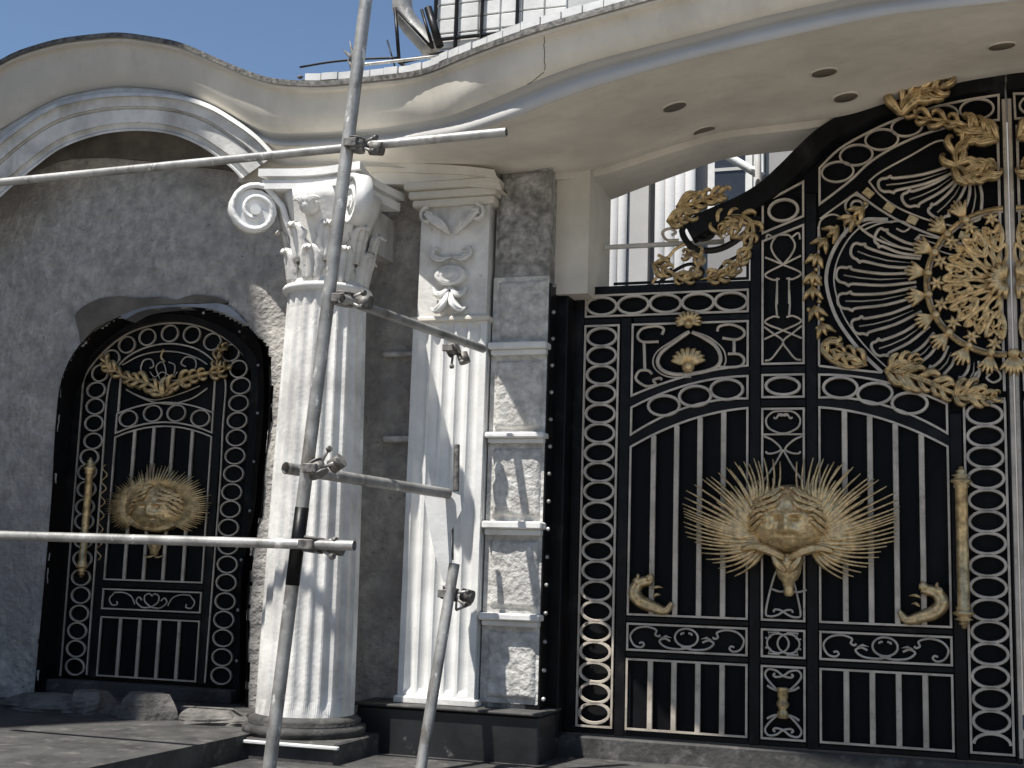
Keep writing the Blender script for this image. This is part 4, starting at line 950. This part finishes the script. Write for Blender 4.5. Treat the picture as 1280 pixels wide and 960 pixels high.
# small scroll band
bx = (rx0+rx1)/2; bz = (DZ(250, 765.7)+DZ(250, 740.7))/2
for sg in (-1, 1):
    scroll(door, smooth(XZ([(bx+sg*a, bz+b) for a, b in ((0, -.045), (.05, -.01), (.055, .03), (.02, .045), (0, .03))], yi), 4), .011)
    scroll(door, smooth(XZ([(bx+sg*a, bz+b) for a, b in ((.0, -.045), (.07, -.048), (.12, -.01), (.10, .02), (.075, .0))], yi), 4), .011)
    scroll(door, smooth(XZ([(bx+sg*a, bz+b) for a, b in ((.30, .045), (.22, .045), (.16, .02), (.13, -.03))], yi), 4), .010)
    scroll(door, smooth(XZ([(bx+sg*a, bz+b) for a, b in ((.30, .04), (.335, .0), (.31, -.04), (.27, -.035), (.275, -.015))], yi), 4), .010)
# lunette: garland, heart, crossing arcs
dtr4([(505, 470), (560, 500), (620, 522), (690, 530)], .011); dtr4([(690, 530), (770, 505), (830, 465)], .011); dtr4([(520, 480), (600, 510), (660, 505), (740, 480), (800, 455)], .009)
dtr4([(490, 372), (560, 335), (640, 318), (720, 322), (790, 345), (830, 370)], .010)
dtr4([(655, 440), (600, 430), (565, 395), (575, 355), (605, 350), (615, 375), (600, 385)], .011); dtr4([(660, 440), (730, 425), (780, 390), (780, 350), (745, 340), (725, 365), (745, 380)], .011)
dtr4([(640, 430), (625, 380), (650, 360), (665, 400), (655, 435), (690, 420), (700, 375), (675, 360)], .009)
dtr4([(655, 310), (645, 340), (660, 360)], .014, 4, yi-.01, 'scroll', 'gold')
dtr4([(600, 400), (620, 420), (650, 400), (690, 420), (710, 400)], .008)
foliage(door, T(dz4([(655, 500), (620, 460), (560, 435), (500, 420), (455, 385), (430, 365)]), yi-.02, 4), .05, 8, h=.03)
foliage(door, T(dz4([(655, 500), (690, 455), (760, 425), (830, 405), (890, 400), (920, 370)]), yi-.02, 4), .05, 8, h=.03)
foliage(door, T(dz4([(870, 400), (875, 350), (890, 310), (915, 300)]), yi-.02, 4), .035, 4, h=.03)
foliage(door, T(dz4([(455, 400), (430, 370), (425, 345)]), yi-.02, 4), .035, 3, h=.03)
MB().box(rx0-.003, rx0+.012, yi-.008, yi+.004, archt[0][1]+.01, DZ(147, 468), .002).build('bar', 'iron', door)
MB().box(rx1-.012, rx1+.003, yi-.008, yi+.004, archt[-1][1]+.01, DZ(268, 462), .002).build('bar', 'iron', door)
# mask on the small door
dc = W(199, 634, yi-.01); rxm = (W(236, 634, yi)-W(199, 634, yi)).x
mm = medallion(door, dc, rxm*1.02, .165, .12, 4)
for k in range(96):
    a = pi*.5+2*pi*(k+.5)/96*1.0; d_ = Vector((cos(a)*1.38, 0, sin(a)*.86))
    up_ = 1.12 if abs(a-pi*.5) < .25 or a > pi*2.42 else 1
    ln = random.uniform(.285, .33)*up_ if sin(a) > -.75 else .22
    P = [dc+d_*.10, dc+d_*.19+Vector((0, -.06, 0)), dc+d_*ln*.94+Vector((0, -.02, .008))]
    MB().leaf(P, .030, .016, tip=.12, root=.9).build('feather', 'gold', mm)
MB().lathe(dc+Vector((0, -.02, -.30)), [(.01, -.03), (.03, -.02), (.03, .0), (.04, .02), (.055, .08), (.05, .11)], 14).build('socket', 'gold', mm)
mb = MB()
for sg in (-1, 1): mb.leaf(smooth([dc+Vector((0, -.02, -.33)), dc+Vector((sg*.04, -.03, -.34)), dc+Vector((sg*.08, -.02, -.325))], 3), .02, .015)
mb.build('hook', 'gold', mm)
hx = W(108, 640, YD-.07).x
handle(door, hx, YD-.07, W(105, 722, YD-.07).z, W(110, 572, YD-.07).z, .026)
# spiral wire beside the handle
P = [Vector((hx+.085+.022*sin(i*.9), yi-.01, W(120, 700, YD).z+i*.0135)) for i in range(50)]
MB().rod(P, .009).build('wavy_wire', 'gold', door)
# flashing scrap and bare mortar over the door arch
fl_ = T(dz4([(500, 190), (560, 158), (650, 143), (780, 140), (880, 158), (980, 205)]), YW-.03, 4)
fu_ = T(dz4([(480, 175), (560, 145), (650, 132), (790, 128), (905, 132), (995, 212)]), YW-.03, 4)
MB().loft([fu_, fl_, [p+Vector((0, .12, 0)) for p in fl_]], False).build('metal_flashing', 'zinc', wall)
mo = T(dz4([(300, 178), (318, 150), (350, 128), (400, 106), (480, 96), (560, 104), (640, 98), (700, 112), (740, 100), (790, 90), (830, 96), (870, 100), (912, 122), (860, 130), (790, 126), (650, 130), (560, 146), (500, 168), (430, 200), (380, 226), (345, 262), (322, 285), (316, 240)]), YW-.02, 2, True)
MB().prism([(p.x, p.z) for p in mo], YW-.022, YW+.02).build('bare_lintel', 'brown', wall)

# ================================================================== SCAFFOLD
YS = -1.95
def pipe(name, p0, p1, r, label, group, m='steel', hollow=True, k=18):
    p0, p1 = Vector(p0), Vector(p1); o = thing(name, label, 'scaffold tube', (p0+p1)/2, group)
    n = 30; P = [p0.lerp(p1, i/n) for i in range(n+1)]
    rad = [1+.012*noise.noise(P[i]*6) for i in range(n+1)]
    mb = MB(); mb.tube(P, r, k, rad, caps=False); mb.tube([p0, p1], r*.86, k, caps=False)
    d = (p1-p0).normalized()
    mb.build('tube', m, o)
    for q, s_ in ((p0, 1), (p1, -1)):
        MB().tube([q+d*s_*.03, q+d*s_*.032], r*.86, k).build('dark_bore', 'hole', o)
    return o
pipe('scaffold_tube', W(336, 948, YS)+Vector((-.0, 0, -.12)), W(465, -60, YS), .033, 'tall leaning scaffold standard in front of the round column', 'scaffold tubes')
PP0, PP1 = W(336, 948, YS)+Vector((0, 0, -.12)), W(465, -60, YS)
tall_tube = [o_ for o_ in bpy.data.objects if o_.name == 'scaffold_tube'][0]
MB().tube([PP0.lerp(PP1, .225), PP0.lerp(PP1, .315)], .0345, 18).build('dark_band', 'black', tall_tube)  # plain black band round the lower part of the pole
yl = YS+.075
pipe('scaffold_tube', W(-80, 236, yl), W(633, 165, yl), .0225, 'long scaffold tube slanting across the arch hood, its end before the canopy', 'scaffold tubes')
pipe('scaffold_tube', W(-80, 667, YS-.07), W(443, 682, YS-.07), .0245, 'level scaffold tube across the small arched door', 'scaffold tubes')
pipe('scaffold_tube', W(357, 585, YS+.02), W(560, 617, -.72), .030, 'short scaffold tube running back from column to pilaster at mid height', 'scaffold tubes')
pipe('scaffold_tube', W(427, 373, YS-.07), W(604, 436, -.62), .0245, 'short scaffold tube running back to the top of the pilaster', 'scaffold tubes')
pipe('scaffold_tube', W(526, 950, -1.2)+Vector((0, 0, -.06)), W(568, 705, -1.0), .030, 'dirty lower scaffold standard in front of the pilaster', 'scaffold tubes')
pipe('scaffold_tube', W(571, 556, -.66), W(570, 614, -.68), .018, 'short upright tube stub on the pilaster', 'scaffold tubes', 'rust')
MB  # couplers
def coupler(px, py, y, s, ang, label, r2=None):
    c = W(px, py, y); o = thing('scaffold_coupler', label, 'coupler', c, 'scaffold couplers')
    ca = Vector((sin(ang), 0, cos(ang))); cb = Vector((cos(ang), 0, -sin(ang)))
    mb = MB(); mb.tube([c-ca*.03*s, c+ca*.03*s], .043*s, 14); mb.tube([c-ca*.034*s, c-ca*.026*s], .047*s, 14); mb.tube([c+ca*.026*s, c+ca*.034*s], .047*s, 14); mb.build('clamp_band', 'rust', o)
    mb = MB(); q = c+Vector((.03*s, -.0, 0)); mb.tube([q+cb*.02*s+Vector((0, .06, 0)), q+cb*.085*s+Vector((0, .06, 0))], .036*s, 12); mb.build('clamp_jaw', 'rust', o)
    mb = MB()
    for sg in (-1, 1): mb.tube([c+cb*.04*s+ca*sg*.015*s, c+cb*.10*s+ca*sg*.035*s+Vector((0, -.02, 0))], .008*s, 7)
    mb.build('bolt', 'steel', o)
    for sg in (1, -1):
        e2 = c+cb*.10*s+ca*sg*.035*s+Vector((0, -.02, 0)) if sg == 1 else c+cb*.10*s-ca*.035*s+Vector((0, -.02, 0))
        MB().tube([e2, e2+(cb+Vector((0, -.3, 0))).normalized()*.018*s], .015*s, 6).build('nut', 'rust', o)
    MB().box(c.x-.05*s, c.x+.02*s, c.y-.055*s, c.y-.035*s, c.z-.022*s, c.z+.022*s, .004).build('hinge_plate', 'rust', o)
coupler(446, 181, YS, 1.0, .12, 'coupler joining the tall pole to the upper slanting tube')
coupler(431, 374, YS, 1.0, .12, 'coupler on the tall pole beside the column neck')
coupler(396, 586, YS+.01, 1.05, -.6, 'coupler on the tall pole at mid height')
coupler(392, 681, YS-.05, 1.1, .12, 'coupler on the tall pole at the lower level tube')
coupler(566, 436, -.70, .95, 1.2, 'coupler gripping the short tube over the pilaster flutes')
coupler(562, 742, -1.0, 1.0, .2, 'coupler at the head of the lower pilaster pole')
# hanging torn board
bd = thing('hanging_board', 'torn pale board hanging from the short tube against the pilaster', 'board', W(568, 670, -.62))
bp_ = Zt(320, 640, 3, [(655, 0), (700, 30), (725, 80), (742, 150), (738, 260), (712, 262), (690, 200), (665, 100)])+[]
bp_ = Zt(320, 320, 3, [(640, 905), (690, 868), (775, 900), (780, 955)])+Zt(320, 640, 3, [(735, 80), (742, 170), (740, 265), (712, 262), (680, 160), (655, 40)])
mb = MB(); q = [W(a, b, -.66) for a, b in bp_]
mb.prism([(p.x, p.z) for p in q], -.70, -.685); mb.build('sheet', 'tile', bd)
MB().tube([W(566, 617, -.68), W(566, 700, -.69)], .006, 6).build('tie_wire', 'rust', bd)
mb = MB(); q = [W(a, b, -.9) for a, b in Zt(320, 640, 3, [(752, 310), (806, 345), (750, 368)])]
brk = thing('angle_bracket', 'small bent steel bracket under the coupler on the pilaster pole', 'bracket', q[0])
for a, b in ((0, 1), (1, 2), (2, 0)): mb.tube([q[a], q[b]], .007, 6)
mb.build('bent_rod', 'steel', brk)

# ================================================================== BEHIND THE GATE
YH = 3.2
house = thing('house_behind', 'pale house with bright white columns seen through the gap above the gate', 'house', (1.5, YH, 0))
hx0, hx1 = W(700, 300, YH).x, W(1290, 300, YH).x+3
MB().box(hx0-.1, hx1, YH, YH+.3, 0, 6.5).build('wall', 'facing', house)
def hcol(xa, xb, nfl_, y, lab):
    x0, x1 = W(xa, 280, y).x, W(xb, 280, y).x; n_ = nfl_; w__ = (x1-x0)/n_; mb = MB()
    for k in range(n_): mb.lathe((x0+w__*(k+.5), y+.02, 0), [(w__*.52, .02), (w__*.52, 6)], 10)
    mb.build('fluted_column', 'house', house)
hcol(750, 783, 3, YH-.14, ''); hcol(818, 868, 4, YH-.16, '')
MB().box(W(784, 280, YH).x+.03, W(816, 280, YH).x-.02, YH-.10, YH+.01, 0, 6).build('panel', 'creamd', house)
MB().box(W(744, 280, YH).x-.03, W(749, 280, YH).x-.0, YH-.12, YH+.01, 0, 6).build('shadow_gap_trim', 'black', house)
wx0, wx1, wz0, wz1 = W(880, 250, YH).x+.1, W(925, 250, YH).x+.05, W(900, 260, YH).z, W(900, 182, YH).z
wf = MB().box(wx0-.06, wx1+.06, YH-.05, YH+.01, wz0-.06, wz1+.06).build('window', 'white', house)
MB().box(wx0, wx1, YH-.055, YH-.04, wz0, wz1).build('pane', 'glass', wf)
for k in (1,): MB().box(wx0, wx1, YH-.065, YH-.05, wz0+(wz1-wz0)*.55, wz0+(wz1-wz0)*.6).build('glazing_bar', 'creamd', wf)
for xa, xb in ((944, 956), (1006, 1016)):
    x0, x1 = W(xa, 190, YH).x, W(xb, 190, YH).x
    MB().box(x0, x1, YH-.10, YH+.01, 0, 6).build('white_trim', 'white', house)
MB().box(W(958, 190, YH).x, W(1004, 190, YH).x, YH-.03, YH+.01, 2, W(980, 158, YH).z).build('panel', 'facing', house)
yb = 1.0
pipe('scaffold_tube', W(948, 262, yb), W(947, 100, yb), .022, 'upright white tube in the gap left of the gate crown', 'tubes behind the gate', 'white')
pipe('scaffold_tube', W(1012, 230, yb), W(1011, 100, yb), .018, 'upright white tube right beside the gate crown', 'tubes behind the gate', 'white')
pipe('scaffold_tube', W(925, 161, yb-.05), W(1075, 145, yb-.05), .014, 'thin level tube joining two uprights above the gate', 'tubes behind the gate', 'white')
pipe('scaffold_tube', W(722, 311, .22), W(905, 302, .22), .016, 'thin white level tube behind the crown scrolls', 'tubes behind the gate', 'white')
pipe('scaffold_tube', W(884, 180, yb+.1), W(955, 222, yb+.1), .030, 'thick pale slanting tube meeting the upright', 'tubes behind the gate', 'white')

# ------------------------------------------------------------------ upper storey above the canopy
YU = 1.6
upper = thing('upper_storey', 'white tiled upper storey with black posts above the canopy', 'building', (W(600, 60, YU).x, YU, 4))
ux0, ux1 = W(545, 40, YU).x, W(790, 40, YU).x; uz0, uz1 = W(600, 95, YU).z-.25, W(600, -25, YU).z
MB().box(ux0, ux1, YU, YU+.3, uz0, uz1).build('wall', 'house', upper)
tm = MB().box(0, .175, -.02, 0, 0, .115, .006).mesh('tile', 'tile')
x = ux0+.01; r_ = 0
z = uz0+.01
while z < uz1-.12:
    x = ux0+.01+(0)
    while x < W(700, 40, YU).x:
        put('tile', tm, upper, (x, YU, z+random.uniform(-.004, .004))); x += .185
    z += .125
for px in (546, 572, 604, 648): 
    x = W(px, 40, YU).x; MB().box(x-.008, x+.008, YU-.07, YU-.025, uz0, uz1, .003).build('post', 'black', upper)
MB().box(ux0, W(700, 40, YU).x, YU-.06, YU-.03, W(600, 47, YU).z-.01, W(600, 47, YU).z+.01, .003).build('cross_bar', 'black', upper)
# steel rooftop frame with curved duct
rf = thing('rooftop_frame', 'thin dark steel frame round a curved silver duct on the roof', 'frame', W(515, 90, .5))
for a, b, r in (((494, 10), (499, 78), .014), ((494, 10), (540, 60), .010), ((499, 78), (555, 66), .016), ((535, 10), (550, 58), .03), ((527, 12), (541, 60), .012), ((499, 78), (520, 92), .012), ((484, 50), (496, 92), .006)):
    MB().tube([W(*a, .5)+Vector((0, 0, .0)), W(*b, .5)], r, 8).build('steel_member', 'black', rf)
MB().tube(smooth([W(505, -20, .6), W(503, 10, .6), W(512, 30, .6), W(528, 48, .6), W(540, 62, .6)], 6), .075, 14).build('curved_duct', 'steel', rf)
MB().tube(smooth([W(440, 82, .3), W(480, 78, .3), W(550, 70, .3)], 4), .012, 8).build('handrail', 'steel', rf)
sp = thing('dry_weed', 'dark spiky weed on the roof edge left of the tall pole', 'plant', W(440, 92, -.45))
for a, b in (((441, 92), (437, 50)), ((441, 92), (444, 62)), ((443, 78), (428, 62)), ((443, 80), (447, 72)), ((441, 92), (434, 74)), ((440, 90), (450, 80))):
    P = smooth([W(a[0], a[1], -.45), W((a[0]+b[0])/2+2, (a[1]+b[1])/2, -.47), W(b[0], b[1], -.45)], 3); MB().leaf(P, .03, .01, tip=.05).build('blade', 'rust', sp)
wire = MB().tube(smooth([W(375, 84, -.4), W(410, 78, -.4), W(450, 74, -.4), W(500, 72, -.4)], 4), .008, 6).build('cable', 'black'); tagged(wire, 'dark cable strung along the roof edge above the canopy', 'cable')

# ------------------------------------------------------------------ ground clutter at the small door
stp = thing('door_step', 'low dark stone step below the small arched door', 'step', (W(180, 890, -.35).x, -.35, 0))
mb = MB(); mb.box(W(60, 890, -.35).x, W(325, 890, -.35).x, -.5, .05, -.02, .055, .012); mb.build('slab', 'slab', stp)
lab = ['flat broken grey slab left of the door step', 'brownish broken block in front of the small door', 'rounded pale rubble block before the door step', 'small dark stone chip by the step', 'wide low stone beside the column foot', 'thin pale shard leaning near the column foot', 'grey lump of mortar in the left foreground', 'tiny stone between the larger rubble']
for i, (px, py, sx, sz) in enumerate(((60, 905, .26, .06), (110, 888, .16, .09), (185, 892, .17, .10), (235, 900, .07, .05), (265, 905, .24, .05), (300, 885, .12, .03), (60, 930, .20, .05), (150, 915, .06, .04))):
    y = -.62-.05*(i % 3); c = W(px, py, y); c.z = .012; sz *= 1.5; mb = MB(); vs = []; n1, n2 = 10, 5
    for j in range(n2+1):
        for k in range(n1):
            a = 2*pi*k/n1; t = j/n2; rr = (1-.3*t**3)*(1+.5*noise.noise(Vector((cos(a)*1.3+i*5, sin(a)*1.3, t))))
            vs.append(c+Vector((cos(a)*sx*rr, sin(a)*sx*.7*rr, -.02+(sz+.02)*(t+.1*noise.noise(Vector((i, k, j)))))))
    mb.add(vs, [(j*n1+k, j*n1+(k+1) % n1, (j+1)*n1+(k+1) % n1, (j+1)*n1+k) for j in range(n2) for k in range(n1)]+[tuple(n2*n1+k for k in range(n1))])
    tagged(mb.build('rubble_stone', 'rubble', origin=c), lab[i], 'stone', 'rubble by the small door')

# ------------------------------------------------------------------ second leaf (mirror of the first about the meeting line)
def copy_tree(o, parent=None):
    c = o.copy(); COL.objects.link(c); c.parent = parent
    for ch in o.children: copy_tree(ch, c)
    return c
g2 = copy_tree(gate); g2.scale = (-1, 1, 1); g2['label'] = 'far right gate leaf, of which only the meeting edge shows'
pier2 = thing('far_pier', 'rendered pier at the far right end of the main gate', 'pier', (5.9, -.2, 0))
MB().box(5.52, 6.3, -.36, .35, 0, 3.4).build('pier_core', 'stucco2', pier2)

# ------------------------------------------------------------------ houses across the street (behind the photographer), plus an added shade block
def across(xl, xr, ztop_, y, name, label, gx=0):
    o = thing(name, label, 'building', ((xl+xr)/2, y, 0)); MB().box(xl, xr, y-6, y, 0, ztop_).build('wall', 'facing', o)
    for r in range(int(ztop_/3.2)):
        for k in range(int((xr-xl)/3)):
            x = xl+.9+k*3; f = MB().box(x, x+1.3, y-.02, y+.05, 1+r*3.2, 2.5+r*3.2).build('window', 'white', o); MB().box(x+.08, x+1.22, y+.045, y+.06, 1.08+r*3.2, 2.42+r*3.2).build('pane', 'glass', f)
across(-7, 9, 6.5, -19, 'house_opposite', 'low grey house across the street behind the photographer')
nb = thing('added_shade_house', 'tall grey unseen house block added on the left to shade the small door', 'building', (-8, -2, 0))  # unseen block added for its shade; depth and set-back follow the wanted shadow edge
XN = -5.2
def shade_y(px, z): p = W(px, z, YW); return YW+S.y/S.x*(XN-p.x)*1.0
ya, yb_ = shade_y(322, 700), shade_y(196, 200)
zs_ = W(300, 372, YW).z+(W(322, 372, YW).x-XN)/(-S.x)*S.z
MB().box(XN-7, XN, ya, 1.0, 0, zs_).build('wall', 'facing', nb); MB().box(XN-7, XN-.003, yb_, 1.0, zs_, zs_+9).build('set_back_shade_block', 'facing', nb)
for r in range(4):
    f = MB().box(XN-.05, XN+.03, -3.4, -2.2, 1+r*3.1, 2.4+r*3.1).build('window', 'white', nb); MB().box(XN+.025, XN+.04, -3.32, -2.28, 1.08+r*3.1, 2.32+r*3.1).build('pane', 'glass', f)
